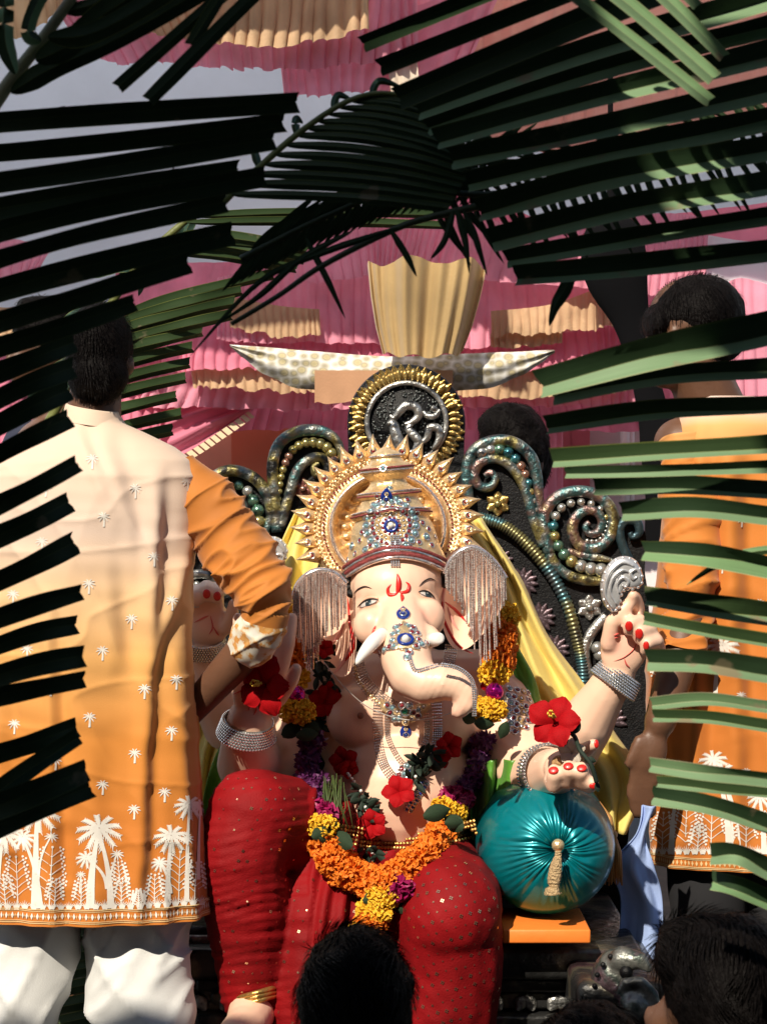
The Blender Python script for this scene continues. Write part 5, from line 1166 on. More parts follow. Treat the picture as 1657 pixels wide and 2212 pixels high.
# collar band
a = MB(); rows = []
for v, hw, dd in ((915, 66, 0), (905, 63, 0), (884, 58, 0), (880, 56, 0), (880, 52, 0), (905, 50, 0)):
    rows.append([P(200 + hw * cos(t), v + 9 * cos(t) + 6 * sin(t), 5.04) + Vector((0, -U(hw, 5) * sin(t) * 1.05, 0)) for t in np.linspace(0, 2 * pi, 49)[:-1]])
a.grid(rows, closed=True); a.build('collar', m_kur, kur)
def sleeve(pts, m, parent, seed, n_=9, wr=.010, name='sleeve', fr=60, cuff=None):
    S = spl(pts, 24); k = len(S); a = MB(); path = [P(*q[:3]) for q in S]; a.tube(path, [U(q[3], q[2]) for q in S], 96, cap=False)
    c = Vector(path[0])
    for i in range(len(a.v)):
        p = Vector(a.v[i]); j = min(k - 1, i // 96); r = p - path[j]; nn = r.normalized() if r.length > 1e-6 else Vector((0, -1, 0)); t = j / (k - 1)
        x = p.dot((path[-1] - path[0]).normalized())
        g = p * 5 + Vector((seed, x * 13, x * 5)); r1 = (1 - abs(noise.noise(g))) ** 6; r2 = (1 - abs(noise.noise(p * 8 + Vector((x * 20, 0, seed))))) ** 8; w_ = wr * ((.35 + t * .8) if not (cuff and t > cuff - .04) else .3) * (1.1 * r1 + .8 * r2 - .6 + .6 * noise.noise(p * 6 + Vector((0, seed, 0)))); a.v[i] = tuple(p + nn * w_)
    if cuff: 
        for i in range(len(a.f)): a.m[i] = 1 if i // 96 > (k - 1) * cuff else 0
    return a.build(name, [m, MATS['cuff_print']] if cuff else m, parent)
mat('cuff_print', (.75, .66, .52), .75, ramp=(38, [(.40, (.78, .74, .66)), (.50, (.75, .66, .50)), (.56, (.62, .26, .05)), (.7, (.70, .40, .14))]))
slv = sleeve([(385, 1020, 5.06, 48), (412, 1050, 5.05, 62), (440, 1090, 5.04, 70), (485, 1155, 5.02, 72), (535, 1225, 4.98, 70), (572, 1290, 4.95, 58), (572, 1340, 4.95, 52), (548, 1385, 4.98, 50), (538, 1398, 5.0, 48)], m_slv, kur, 3, cuff=.74, wr=.02)
sleeve([(-20, 1030, 5.05, 50), (-60, 1120, 5.05, 66), (-80, 1260, 5.03, 62), (-75, 1400, 5.05, 50)], m_slv, kur, 5)
# white pyjama
m_wh = mat('white_cotton', (.68, .68, .67), .8, bump=(300, .1), var=(5, .05), sheen=.1)
pj = None
for pts, sd_ in (([(60, 1900, 5.1, 110), (62, 2040, 5.08, 92), (50, 2150, 5.06, 84), (40, 2260, 5.06, 76), (45, 2320, 5.08, 56)], 2), ([(300, 1900, 5.1, 112), (293, 2040, 5.08, 103), (300, 2120, 5.06, 104), (312, 2212, 5.05, 104), (318, 2290, 5.07, 84), (318, 2325, 5.08, 60)], 6)):
    S = spl(pts, 16); k = len(S); a = MB(); path = [P(*q[:3]) for q in S]; a.tube(path, [U(q[3], q[2]) for q in S], 56, cap=False)
    for i in range(len(a.v)):
        p = Vector(a.v[i]); r = p - path[min(k - 1, i // 56)]; nn = r.normalized(); w_ = .006 * noise.noise(Vector((p.x * 8, sd_, p.z * 3))) + .016 * (1 - abs(noise.noise(Vector((p.x * 8 + p.z * 5, sd_, p.z * 2.2 + p.y * 5))))) ** 5 + .010 * (1 - abs(noise.noise(Vector((p.x * 14 - p.z * 9, sd_ + 5, p.z * 4))))) ** 7; a.v[i] = tuple(p + nn * w_)
    a.build('trouser_leg', m_wh, man)
DC = Decal(BK, kur, 5)
for u, v in ((200, 990), (293, 1053), (405, 1037), (225, 1114), (92, 1168), (333, 1200), (193, 1259), (30, 1282), (372, 1295), (285, 1335), (222, 1403), (381, 1466), (313, 1486), (194, 1547), (32, 1562), (371, 1576), (292, 1625), (222, 1693), (356, 1709), (291, 1746), (100, 1050), (60, 1400), (110, 1480), (120, 1640)): DC.small(u, v, 14)
HB = 1962
for a_ in ((215, 1789, 46, 196, HB, 7), (215, 1800, 8, 240, HB, 6), (370, 1805, 36, 362, HB - 8, 5), (408, 1738, 30, 404, HB - 16, 4), (82, 1750, 46, 78, HB, 7), (51, 1808, 26, 88, HB, 5), (10, 1800, 40, -6, HB, 6), (188, 1852, 22, 232, 1920, 3.5), (346, 1863, 19, 368, 1930, 3.5), (254, 1844, 15, 236, 1925, 2.5), (112, 1806, 14, 84, 1900, 2.5), (176, 1888, 11, 174, 1930, 1.5), (404, 1810, 15, 404, 1900, 2), (432, 1740, 20, 428, 1900, 3)): DC.palm(*a_)
for a_ in ((40, HB, 110, -4), (108, HB, 130, 6), (118, HB, 60, 4), (176, HB, 58, 2), (262, HB, 62, 4), (262, 1925, 60, -6), (334, HB - 4, 66, 2), (386, HB - 10, 110, 4), (14, HB, 70, -6), (420, HB - 16, 80, 4), (300, HB - 2, 34, 0)): DC.bush(*a_)
for u in range(-20, 440, 19): DC.grass(u, HB + 2 - max(0, u - 300) * .07, 15 + 9 * abs(sin(u)))
# hem border
for off, w_, o_ in ((-16, .9, 0), (-12.5, .7, 0), (8.5, .7, 0), (12, .9, 0)):
    for i in range(90):
        th = lerp(.02, pi - .02, i / 90); th2 = lerp(.02, pi - .02, (i + 1) / 90); v = 1953 + off
        DC.o2.add([K1.pt(th, v - w_, .002), K1.pt(th2, v - w_, .002), K1.pt(th2, v + w_, .002), K1.pt(th, v + w_, .002)], [(0, 1, 2, 3)])
for i in range(64):
    th = lerp(.05, pi - .05, i / 63); v = 1951
    DC.o.add([K1.pt(th - .012, v, .002), K1.pt(th, v - 7, .002), K1.pt(th + .012, v, .002), K1.pt(th, v + 7, .002)], [(0, 1, 2, 3)])
    th += .025; DC.o2.add([K1.pt(th - .005, v, .002), K1.pt(th, v - 4, .002), K1.pt(th + .005, v, .002), K1.pt(th, v + 4, .002)], [(0, 1, 2, 3)])
DC.done()
# ---------------------------------------------------------------- man in orange kurta, right
DR = 5.75
rm = thing('person', (P(1600, 0, DR).x, DR, 0), 'man in orange palm print kurta bending his head behind the right palm leaves', 'person')
b_ = MB(); E(b_, 1490, 700, DR, 92, 100, 100, -20); E(b_, 1435, 770, DR - .02, 52, 70, 60); CH(b_, (1500, 790, DR, 66), (1545, 900, DR + .02, 74)); E(b_, 1442, 738, DR - .105, 14, 26, 10, 10)
CH(b_, (1470, 960, DR, 60), (1720, 960, DR, 60)); CH(b_, (1590, 980, DR, 110), (1590, 1500, DR, 110))
CH(b_, (1475, 1000, DR - .05, 50), (1500, 1260, DR - .12, 46), (1462, 1440, DR - .22, 42), (1425, 1560, DR - .26, 36)); E(b_, 1402, 1625, DR - .27, 40, 52, 22, 20)
for k in range(4): CH(b_, (1372 + k * 17, 1660, DR - .27, 13), (1362 + k * 15, 1715, DR - .26, 12), (1372 + k * 12, 1760, DR - .25, 10))
CH(b_, (1380, 1600, DR - .28, 14), (1356, 1650, DR - .28, 11))
CH(b_, (1720, 1000, DR, 50), (1760, 1300, DR, 46), (1750, 1500, DR - .1, 36)); E(b_, 1750, 1560, DR - .1, 32, 46, 20)
for lx in (1530, 1690): CH(b_, (lx, 1700, DR, 80), (lx, 2000, DR, 60), (lx, 2170, DR, 42)); CH(b_, (lx, 2180, DR, 38), (lx, 2185, DR - .15, 30))
v_, f_, n__ = remesh(b_, .009, 5); link('body', to_mesh('body', v_, f_, SK2, org=ORG[rm]), rm)
hs_ = MB(); E(hs_, 1505, 680, DR, 104, 86, 108, -12); E(hs_, 1540, 720, DR, 72, 70, 95); E(hs_, 1415, 700, DR - .02, 28, 40, 78); hair_on(hs_, rm, 5, 3000, .018, (.2, 0, -1), .7, .004, .007)
m_kur2 = ombre('ombre_cotton_dark', [(zv(1500, DR), (.50, .15, .015)), (zv(1000, DR), (.54, .18, .022)), (zv(925, DR), (.72, .36, .12)), (zv(890, DR), (.76, .52, .40)), (zv(850, DR), (.74, .56, .48))])
KT2 = [(858, 1560, 70, .5), (880, 1570, 100, .62), (920, 1585, 125, .8), (1000, 1590, 150, .95), (1200, 1595, 172, 1), (1400, 1598, 190, 1.0), (1600, 1602, 198, 1.05), (1862, 1612, 204, 1.1)]
K2 = Kurta(KT2, DR, .15, [(1500, 950, 1480, 1860, 16, .014), (1560, 1000, 1570, 1860, 20, .016), (1640, 1000, 1650, 1860, 18, .014), (1450, 1150, 1440, 1500, 14, .010), (1700, 1000, 1710, 1800, 18, .012)], 6.0)
k2 = K2.build('kurta', m_kur2, rm, 180, 110); BK2 = bvh_of(k2)
sleeve([(1480, 950, DR - .04, 56), (1490, 1080, DR - .08, 66), (1500, 1240, DR - .12, 60), (1482, 1360, DR - .17, 52), (1470, 1420, DR - .20, 50)], m_kur2, k2, 8, wr=.02)
sleeve([(1720, 950, DR, 56), (1745, 1100, DR, 66), (1760, 1300, DR, 58), (1752, 1450, DR - .08, 50)], m_kur2, k2, 9)
for lx, sd_ in ((1530, 1), (1690, 2)):
    a = MB(); S = spl([(lx, 1780, DR, 100), (lx, 1950, DR, 84), (lx, 2120, DR, 70), (lx, 2165, DR, 56)], 10); a.tube([P(*q[:3]) for q in S], [U(q[3], DR) * (1 + .05 * noise.noise((i * .3, sd_, 0))) for i, q in enumerate(S)], 32, cap=False); a.build('trouser_leg', mat('black_cotton', (.012, .012, .015), .85), rm)
DC = Decal(BK2, k2, DR)
for u, v in ((1480, 1235), (1600, 1500), (1465, 1662), (1610, 1665), (1520, 1320), (1640, 1300), (1440, 1330), (1520, 1090), (1600, 1120), (1560, 1220)): DC.small(u, v, 11)
for a_ in ((1560, 1395, 34, 1545, 1500, 4), (1480, 1380, 22, 1465, 1480, 3), (1480, 1440, 20, 1450, 1530, 4), (1560, 1670, 34, 1590, 1835, 7), (1540, 1640, 30, 1575, 1835, 6), (1460, 1720, 22, 1450, 1845, 5), (1640, 1720, 26, 1650, 1845, 5), (1700, 1690, 30, 1700, 1845, 6)): DC.palm(*a_)
for a_ in ((1430, 1848, 90, 4), (1480, 1846, 110, 4), (1535, 1840, 110, 4), (1505, 1844, 60, 4), (1610, 1842, 90, 0), (1670, 1842, 90, 0), (1450, 1500, 70, 4), (1425, 1480, 60, 4)): DC.bush(*a_)
for u in range(1415, 1800, 17): DC.grass(u, 1845, 20)
for off in (-14, -11, 5, 8):
    for i in range(70):
        th = lerp(.02, pi - .02, i / 70); th2 = lerp(.02, pi - .02, (i + 1) / 70); v = 1850 + off; DC.o2.add([K2.pt(th, v - .8, .002), K2.pt(th2, v - .8, .002), K2.pt(th2, v + .8, .002), K2.pt(th, v + .8, .002)], [(0, 1, 2, 3)])
for i in range(60):
    th = lerp(.05, pi - .05, i / 59); DC.o2.add([K2.pt(th - .014, 1847, .002), K2.pt(th, 1841, .002), K2.pt(th + .014, 1847, .002), K2.pt(th, 1853, .002)], [(0, 1, 2, 3)])
DC.done()
# pale blue printed cloth hanging beside his knee
o = sheet('blue_cloth', [(1385, 1740), (1372, 1800), (1322, 1870), (1340, 1950), (1330, 2080)], [(1420, 1740), (1395, 1800), (1412, 1870), (1432, 1950), (1430, 2080)], mat('pale_blue_cloth', (.30, .40, .68), .75, bump=(200, .1), var=(9, .12)), 5.42, 5.40, 1.3, .014, 'pale blue cloth with dark print hanging beside the right man', 'cloth', 12, 24)
# ---------------------------------------------------------------- bystanders
def bystander(u, v, d, s, gz, shirt, label, skin, yaw=0, hair=1, seed=1, n_=4500, L=.03, group=None, strw=.007, tall=1.0):
    H = P(u, v, d); t = thing('person', (H.x, H.y, gz), label, 'person', group); R_ = Matrix.Rotation(yaw, 3, 'Z')
    def q(x, y, z): return H + R_ @ Vector((x, y, z)) * s
    b_ = MB(); b_.ell(q(0, .01, -.02), (.075 * s, .095 * s, .115 * s), 20, 14); b_.ell(q(0, .06, -.06), (.055 * s, .05 * s, .07 * s), 14, 10)
    for sg in (-1, 1): b_.ell(q(sg * .08, 0, -.03), (.012 * s, .02 * s, .032 * s), 10, 8, rot=R_)
    b_.ell(q(0, .11, -.04), (.014 * s, .022 * s, .024 * s), 10, 8, rot=R_)
    b_.caps(q(0, -.01, -.08), q(0, -.02, -.2), .055 * s, .06 * s)
    top = H.z - .2 * s; hip = lerp(gz, top, .42); kn = lerp(gz, top, .22); B3 = lambda x, y, z: Vector((H.x, H.y, 0)) + R_ @ Vector((x, y, 0)) + Vector((0, 0, z))
    for sg in (-1, 1):
        b_.caps(B3(sg * .17, -.02, top - .04), B3(sg * .22, 0, top - .32), .05, .042); b_.caps(B3(sg * .22, 0, top - .32), B3(sg * .2, .1, top - .55), .04, .03); b_.ell(B3(sg * .2, .12, top - .62), (.02, .04, .06), 10, 8)
        for k in range(4): b_.caps(B3(sg * .2, .09 + k * .02, top - .66), B3(sg * .195, .1 + k * .02, top - .73), .009, .008, 8)
        b_.caps(B3(sg * .2, .16, top - .6), B3(sg * .19, .18, top - .66), .01, .008, 8)
        b_.caps(B3(sg * .09, 0, hip), B3(sg * .1, .01, kn), .085, .06); b_.caps(B3(sg * .1, .01, kn), B3(sg * .1, 0, gz + .08), .055, .038); b_.caps(B3(sg * .1, -.02, gz + .045), B3(sg * .11, .16, gz + .035), .04, .033)
    b_.caps(B3(0, -.02, top - .1), B3(0, 0, hip), .13, .13)
    v_, f_, n__ = remesh(b_, .010, 4); link('body', to_mesh('body', v_, f_, skin, org=ORG[t]), t)
    c = MB(); c.ell(B3(0, -.02, top - .16), (.21, .125, .16), 20, 12, rot=R_); c.caps(B3(0, 0, top - .15), B3(0, 0, hip - .06), .155, .155)
    for sg in (-1, 1): c.caps(B3(sg * .165, -.02, top - .05), B3(sg * .225, 0, top - .28), .068, .064)
    v_, f_, n__ = remesh(c, .012, 5)
    for i in range(len(v_)): v_[i] += n__[i] * .008 * noise.noise(Vector((v_[i][0] * 14, v_[i][1] * 14, v_[i][2] * 9)))
    link('shirt', to_mesh('shirt', v_, f_, shirt, org=ORG[t]), t)
    c = MB(); 
    for sg in (-1, 1): c.caps(B3(sg * .09, 0, hip + .02), B3(sg * .1, .01, kn), .105, .085); c.caps(B3(sg * .1, .01, kn), B3(sg * .1, 0, gz + .12), .08, .065)
    v_, f_, n__ = remesh(c, .014, 4); link('trousers', to_mesh('trousers', v_, f_, mat('dark_denim', (.02, .025, .04), .85), org=ORG[t]), t)
    hh = MB(); hh.ell(q(0, -.012, .015), (.093 * s, .112 * s, .112 * s), 22, 14); hh.ell(q(0, -.05, -.03), (.084 * s, .07 * s, .09 * s), 18, 12); hh.ell(q(0, .03, .06), (.075 * s, .07 * s, .065 * s), 18, 12)
    hair_on(hh, t, seed, n_, L, (.25, -.6, -.6), .22, strw, .008); return t
GZ = -1.05
sh1 = mat('grey_shirt', (.10, .10, .11), .85); sh2 = mat('navy_shirt', (.02, .025, .05), .85); sh3 = mat('maroon_shirt', (.12, .02, .02), .85); sh4 = mat('white_shirt', (.5, .5, .5), .85)
bystander(767, 2172, 3.45, .92, GZ, sh1, 'dark-haired onlooker in front of the red dhoti, bottom centre', SK2, 0.1, seed=1, n_=9000, L=.04, strw=.009)
bystander(1560, 2160, 3.35, 1.0, GZ, sh2, 'dark-haired onlooker at the bottom right corner, turned left', SK2, 1.0, seed=2, n_=7000, L=.04)
bystander(1272, 2345, 3.35, .95, GZ, sh3, 'onlooker whose hair just shows at the bottom edge below the finial', SK2, -.2, seed=3, n_=5000, L=.035)
bystander(1105, 975, 6.75, 1.12, 0, mat('black_shirt', (.01, .01, .01), .9), 'man with black hair standing behind the throne, right of the emblem', SK1, 2.6, seed=4, n_=3000, L=.025)
bystander(112, 745, 5.85, 1.0, 0, sh2, 'dark-haired person half hidden behind the left palm leaves', SK1, 2.2, seed=5, n_=2500, L=.025)
# ================================================================== coconut palm fronds
def leafmat(name, top, line, rough=.38, spots=.5, dry=0.0):
    m = mat(name, top, rough + .15, bump=(30, .1), spec=.25); n, l, b = nodes(m)
    uv = n.new('ShaderNodeUVMap'); sx = n.new('ShaderNodeSeparateXYZ'); l.new(uv.outputs[0], sx.inputs[0])
    def M(op, a, c=None):
        x = n.new('ShaderNodeMath'); x.operation = op
        for i, q in enumerate((a, c)):
            if q is None: continue
            if isinstance(q, (int, float)): x.inputs[i].default_value = q
            else: l.new(q, x.inputs[i])
        return x.outputs[0]
    dm = M('ABSOLUTE', M('SUBTRACT', sx.outputs['X'], .5)); mid = M('LESS_THAN', dm, .045); edge = M('GREATER_THAN', dm, .475); ln = M('MAXIMUM', mid, M('MULTIPLY', edge, .8))
    tc = n.new('ShaderNodeTexCoord')
    mp = n.new('ShaderNodeMapping'); mp.inputs['Scale'].default_value = (60, 3, 1); l.new(uv.outputs[0], mp.inputs[0]); st = n.new('ShaderNodeTexNoise'); st.inputs['Scale'].default_value = 1.0; st.inputs['Detail'].default_value = 3; l.new(mp.outputs[0], st.inputs['Vector'])
    nz = n.new('ShaderNodeTexNoise'); nz.inputs['Scale'].default_value = 14; nz.inputs['Detail'].default_value = 5; l.new(tc.outputs['Object'], nz.inputs['Vector'])
    c1 = n.new('ShaderNodeMix'); c1.data_type = 'RGBA'; c1.inputs['A'].default_value = (*[x * .7 for x in top], 1); c1.inputs['B'].default_value = (*[x * 1.35 for x in top], 1); l.new(st.outputs['Fac'], c1.inputs['Factor'])
    c2 = n.new('ShaderNodeMix'); c2.data_type = 'RGBA'; l.new(c1.outputs['Result'], c2.inputs['A']); c2.inputs['B'].default_value = (*line, 1); l.new(M('MULTIPLY', ln, .8), c2.inputs['Factor'])
    c3 = n.new('ShaderNodeMix'); c3.data_type = 'RGBA'; l.new(c2.outputs['Result'], c3.inputs['A']); c3.inputs['B'].default_value = (.22, .17, .11, 1)
    mr = n.new('ShaderNodeMapRange'); mr.inputs['From Min'].default_value = .66 - .12 * dry; mr.inputs['From Max'].default_value = .70 - .1 * dry; l.new(nz.outputs['Fac'], mr.inputs['Value']); l.new(M('MULTIPLY', mr.outputs[0], spots), c3.inputs['Factor'])
    l.new(c3.outputs['Result'], b.inputs['Base Color']); return m
L_dark = leafmat('frond_dark', (.022, .045, .020), (.08, .10, .03)); L_lit = leafmat('frond_lit_half', (.15, .24, .13), (.30, .30, .16), .45, .8, .35)  # second tone paints the skylit half of each folded leaflet
L_mid = leafmat('frond_mid', (.030, .055, .020), (.22, .24, .06)); L_pale = leafmat('frond_pale', (.15, .26, .12), (.40, .42, .22), .42, .6)
L_teal = leafmat('frond_teal', (.06, .12, .09), (.30, .32, .10)); L_dry = leafmat('frond_dry', (.10, .17, .08), (.5, .42, .28), .5, 1.0, 1.0)
m_rach = mat('rachis', (.16, .18, .05), .5, bump=(60, .2), var=(10, .3)); m_rachd = mat('rachis_dark', (.03, .045, .015), .5, bump=(60, .2)); m_rachp = mat('rachis_pale', (.30, .28, .16), .5, bump=(40, .3), var=(14, .3))
def leaflet(parent, pts, hw, mats, fold=.5, roll=0, wav=.3, seed=0, n_=26, base=.35, tip='cut', tipf=.15, asym=0.0):
    S = spl(pts, max(3, n_ // (len(pts) - 1))); k = len(S); R = random.Random(seed); P3 = [P(*q) for q in S]; rows = []
    f1, f2, p1, p2 = R.uniform(1.2, 2.2), R.uniform(3, 5), R.uniform(0, 6), R.uniform(0, 6)
    for i in range(k):
        t = i / (k - 1); tg = (P3[min(i + 1, k - 1)] - P3[max(i - 1, 0)]).normalized(); vd = (P3[i] - CAM).normalized()
        s0 = tg.cross(vd).normalized(); 
        if s0.z < 0: s0 = -s0
        n0 = -vd; ro = roll + wav * (.55 * sin(f1 * t * pi + p1) + .3 * sin(f2 * t * pi + p2)) * (.4 + .6 * (1 - t)); s1 = s0 * cos(ro) + n0 * sin(ro); n1 = n0 * cos(ro) - s0 * sin(ro)
        w_ = interp(t, [0, .06, .22, .8, 1], [base * .5, base + .25, 1, .97, .9]) if tip == 'cut' else interp(t, [0, .08, .25, .6, .88, 1], [base * .6, .6, 1, .85, .38, tipf * .1])
        W = U(hw, P3[i].y) * w_ * (1 + .06 * sin(7 * t + p2)); fo = fold * (1 + .25 * sin(f2 * t * 2 + p1)); row = []
        for x in (1, .55, .08, 0, -.08, -.55, -1):
            o = s1 * ((x if x > 0 else x * (1 - asym)) * (1 + asym * .6) - asym * .25) * W + n1 * fo * W * (1 - abs(x)) - n1 * .12 * W * (abs(x) == .55)
            e = Vector((0, 0, 0))
            if tip == 'cut' and i == k - 1: e = tg * (W * (.35 * abs(x) * (1 if x > 0 else .6) + R.uniform(-.12, .12)))
            row.append(P3[i] + o + e)
        rows.append(row)
    a = MB(); a.grid(rows, mif=(lambda i, j: 0 if j < 3 else 1) if isinstance(mats, (list, tuple)) else None); return a.build('leaflet', mats, parent)
def frond(u, v, d, label, group='palm fronds'): return thing('palm_frond', P(u, v, d), label, 'palm frond', group)
def rachis(fr_, pts, r0, r1, m):
    S = spl(pts, 8); k = len(S); a = MB(); a.tube([P(*q) for q in S], [U(lerp(r0, r1, i / (k - 1)), S[i][2]) for i in range(k)], 10); a.build('rachis', m, fr_)
random.seed(31)
# --- near left, leaflets trimmed
fl = frond(-300, 1000, 2.945, 'near dark palm frond reaching in from the left edge with trimmed leaflets')
rachis(fl, [(-330, 60, 2.970), (-300, 700, 2.920), (-280, 1300, 2.895), (-270, 2000, 2.870)], 26, 16, m_rachd)
LL = [(262, 640, 222, 27), (325, 612, 265, 27), (388, 590, 302, 27), (448, 515, 366, 26), (500, 570, 382, 27), (560, 485, 440, 26), (625, 500, 505, 30), (690, 408, 568, 27), (742, 290, 655, 26), (800, 160, 742, 26), (862, 158, 795, 26), (925, 150, 845, 26), (985, 150, 905, 28), (1088, 168, 1002, 25), (1150, 150, 1086, 28), (1250, 160, 1175, 29), (1335, 176, 1280, 25), (1398, 165, 1350, 23), (1462, 180, 1418, 27), (1502, 182, 1468, 25), (1620, 165, 1572, 28), (1735, 186, 1665, 30), (1782, 195, 1702, 28)]
for i, (v0, u1, v1, hw) in enumerate(LL):
    d = 2.920 + .1 * sin(i * 2.3); sl = (v0 - v1) / max(60, u1); sl = min(sl, .42)
    leaflet(fl, [(-290, v0 + 290 * sl * 1.15, d + .03), (-120, v0 + 120 * sl * 1.1 + 3, d), (u1 * .35, lerp(v0, v1, .35) + 8 * sin(i), d - .03), (u1, v1, d)], hw * .97, L_dark, -.3, .4 + .15 * sin(i * 1.7), .35, i, base=.3 if i > 0 else .1)
leaflet(fl, [(-160, 1830, 2.890), (-20, 1722, 2.880), (80, 1650, 2.870), (168, 1592, 2.870)], 22, [L_dark, L_teal], .3, .3, .2, 60)
# --- near right, leaflets trimmed, lower halves coloured paler as if skylit
fr = frond(1980, 900, 3.045, 'near palm frond reaching in from the right edge with trimmed pale-edged leaflets')
rachis(fr, [(1900, -300, 3.070), (1930, 500, 3.045), (1960, 1200, 3.020), (1980, 2050, 2.995)], 26, 16, m_rachd)
RL = [(785, 95, -250, 22, 0), (822, 145, -190, 22, 0), (862, 212, -120, 30, 0), (905, 240, 0, 26, 1), (925, 272, 62, 26, 1), (945, 302, 118, 27, 1), (978, 345, 195, 27, 1), (1012, 395, 262, 26, 1), (1035, 456, 325, 29, 1), (1065, 522, 400, 28, 1), (1095, 562, 470, 22, 1), (1115, 598, 545, 25, 1), (1170, 832, 715, 36, 1), (1196, 858, 800, 22, 1), (1182, 920, 878, 22, 2), (1196, 992, 962, 22, 2), (1222, 1022, 1010, 14, 1), (1285, 1052, 1062, 22, 1), (1345, 1108, 1120, 22, 1), (1392, 1190, 1228, 24, 3), (1396, 1290, 1330, 25, 2), (1392, 1338, 1385, 16, 2), (1400, 1430, 1455, 26, 1), (1408, 1520, 1530, 16, 4), (1412, 1548, 1572, 15, 2), (1405, 1652, 1685, 17, 4), (1420, 1690, 1712, 15, 2), (1412, 1722, 1785, 22, 1), (1536, 1848, 1885, 24, 1), (1540, 1902, 1945, 24, 3)]
for i, (u1, v1, vr, hw, ty) in enumerate(RL):
    d = 3.045 + .1 * sin(i * 1.9 + 1); sl = (v1 - vr) / (1657 - u1); ex = 1700
    pts = [(1930, v1 - (1930 - u1) * sl * 1.08, d + .05), (ex, vr - (ex - 1657) * sl, d), (lerp(u1, 1657, .5), lerp(v1, vr, .5) + 9 * sin(i * 1.3) - 6, d - .03), (u1, v1, d)]
    mt = {0: L_dark, 1: [L_dark, L_lit], 2: [L_mid, L_lit], 3: [L_dark, L_pale], 4: [L_dry, L_lit]}[ty]
    leaflet(fr, pts, hw * 1.04, mt, -.75 if ty else -.3, {0: .3, 1: -.05, 2: -.2, 3: -.25, 4: -.2}[ty] + .12 * sin(i * 2.1), .45, 100 + i, asym=.42 if ty in (1, 2) else 0)
leaflet(fr, [(1800, 1188, 2.995), (1700, 1186, 2.990), (1610, 1195, 2.985), (1540, 1225, 2.980), (1480, 1265, 2.985)], 11, [L_pale, L_mid], .3, .1, .3, 150, tip='pt')
# --- pale strips at the top right
ft = frond(1100, -200, 2.795, 'pale green trimmed palm strips slanting down at the top right corner')
rachis(ft, [(900, -260, 2.820), (1300, -180, 2.795), (1800, -160, 2.795)], 16, 12, m_rach)
for i, (u0, v0, u1, v1, hw) in enumerate(((1060, -140, 1532, 218, 15), (1180, -130, 1540, 168, 19), (1330, -100, 1562, 122, 16), (1360, -120, 1505, 12, 14), (1560, -140, 1640, -10, 14))):
    leaflet(ft, [(u0, v0, 2.795), (lerp(u0, u1, .5) + 4, lerp(v0, v1, .5) - 4, 2.785), (u1, v1, 2.780)], hw, [L_pale, L_lit], .18, .1, .12, 170 + i, base=.8)
# --- strips at the top centre left
fc = frond(640, -260, 2.820, 'dark trimmed palm strips hanging down at the top, left of centre')
rachis(fc, [(400, -240, 2.820), (640, -220, 2.820), (900, -220, 2.820)], 14, 10, m_rachd)
for i, (u0, v0, u1, v1, hw, mt) in enumerate(((700, -190, 256, 188, 16, [L_dark, L_mid]), (720, -170, 322, 216, 17, [L_dark, L_dark]), (610, -210, 412, 96, 14, [L_mid, L_dark]))):
    leaflet(fc, [(u0, v0, 2.820), (lerp(u0, u1, .5), lerp(v0, v1, .5) - 6, 2.810), (u1, v1, 2.805)], hw, mt, .3, .1, .15, 180 + i, base=.8)
# --- top left frond with its own rib
fe = frond(-40, 260, 2.845, 'palm frond with pale rib and drooping leaflets in the top left corner')
rachis(fe, [(-60, 300, 2.845), (20, 180, 2.840), (100, 75, 2.835), (210, -80, 2.830)], 17, 11, m_rachp)
for i, (pts, hw, mt) in enumerate((([(25, 200), (110, 150), (250, 85), (470, -40)], 24, [L_mid, L_dark]), ([(78, 130), (150, 95), (240, 20), (420, -80)], 30, [L_mid, L_dark]), ([(105, 80), (190, 75), (300, 20), (420, -60)], 24, [L_dark, L_mid]), ([(140, 25), (210, 5), (300, -60)], 16, [L_mid, L_dark]), ([(90, 90), (62, 70), (85, 0), (140, -80)], 17, [L_dark, L_pale]), ([(35, 160), (12, 90), (10, 0), (0, -90)], 21, [L_pale, L_mid]), ([(165, -10), (120, -30), (110, -90)], 12, L_dark))):
    leaflet(fe, [(q[0], q[1], 2.835 - .02 * (i % 3)) for q in pts], hw, mt, .35, .15 * sin(i), .25, 200 + i, base=.25)
# --- frond behind the man's head
f1 = frond(60, 950, 5.4, 'green palm frond with yellow midribs behind the man in the ombre kurta')
rachis(f1, [(40, 1040, 5.45), (150, 830, 5.42), (270, 612, 5.4), (410, 470, 5.38), (520, 400, 5.38)], 12, 6, m_rach)
for i, (u0, v0, u1, v1) in enumerate(((412, 466, 972, 462), (404, 480, 968, 487), (395, 505, 664, 538), (380, 520, 655, 560), (360, 540, 640, 578), (340, 562, 590, 604), (320, 585, 520, 640), (300, 600, 505, 664), (280, 640, 498, 692), (262, 680, 436, 728), (242, 720, 414, 762), (225, 750, 408, 796), (205, 795, 400, 828), (190, 825, 380, 868), (175, 850, 390, 905), (160, 880, 372, 940), (150, 890, 340, 960))):
    d = 5.38 - .03 * sin(i)
    if i > 4: sl = .27; u0 -= 70; v0 = v1 - 12 + (u1 - u0) * sl; v1 = v1 - 12
    leaflet(f1, [(u0, v0, d + .02), (lerp(u0, u1, .35), lerp(v0, v1, .35) - 5, d), (lerp(u0, u1, .7), lerp(v0, v1, .7) - 4, d - .02), (u1, v1, d)], 16 if i > 1 else 12, [L_mid, L_dark], .45, .55, .2, 220 + i, base=.4)
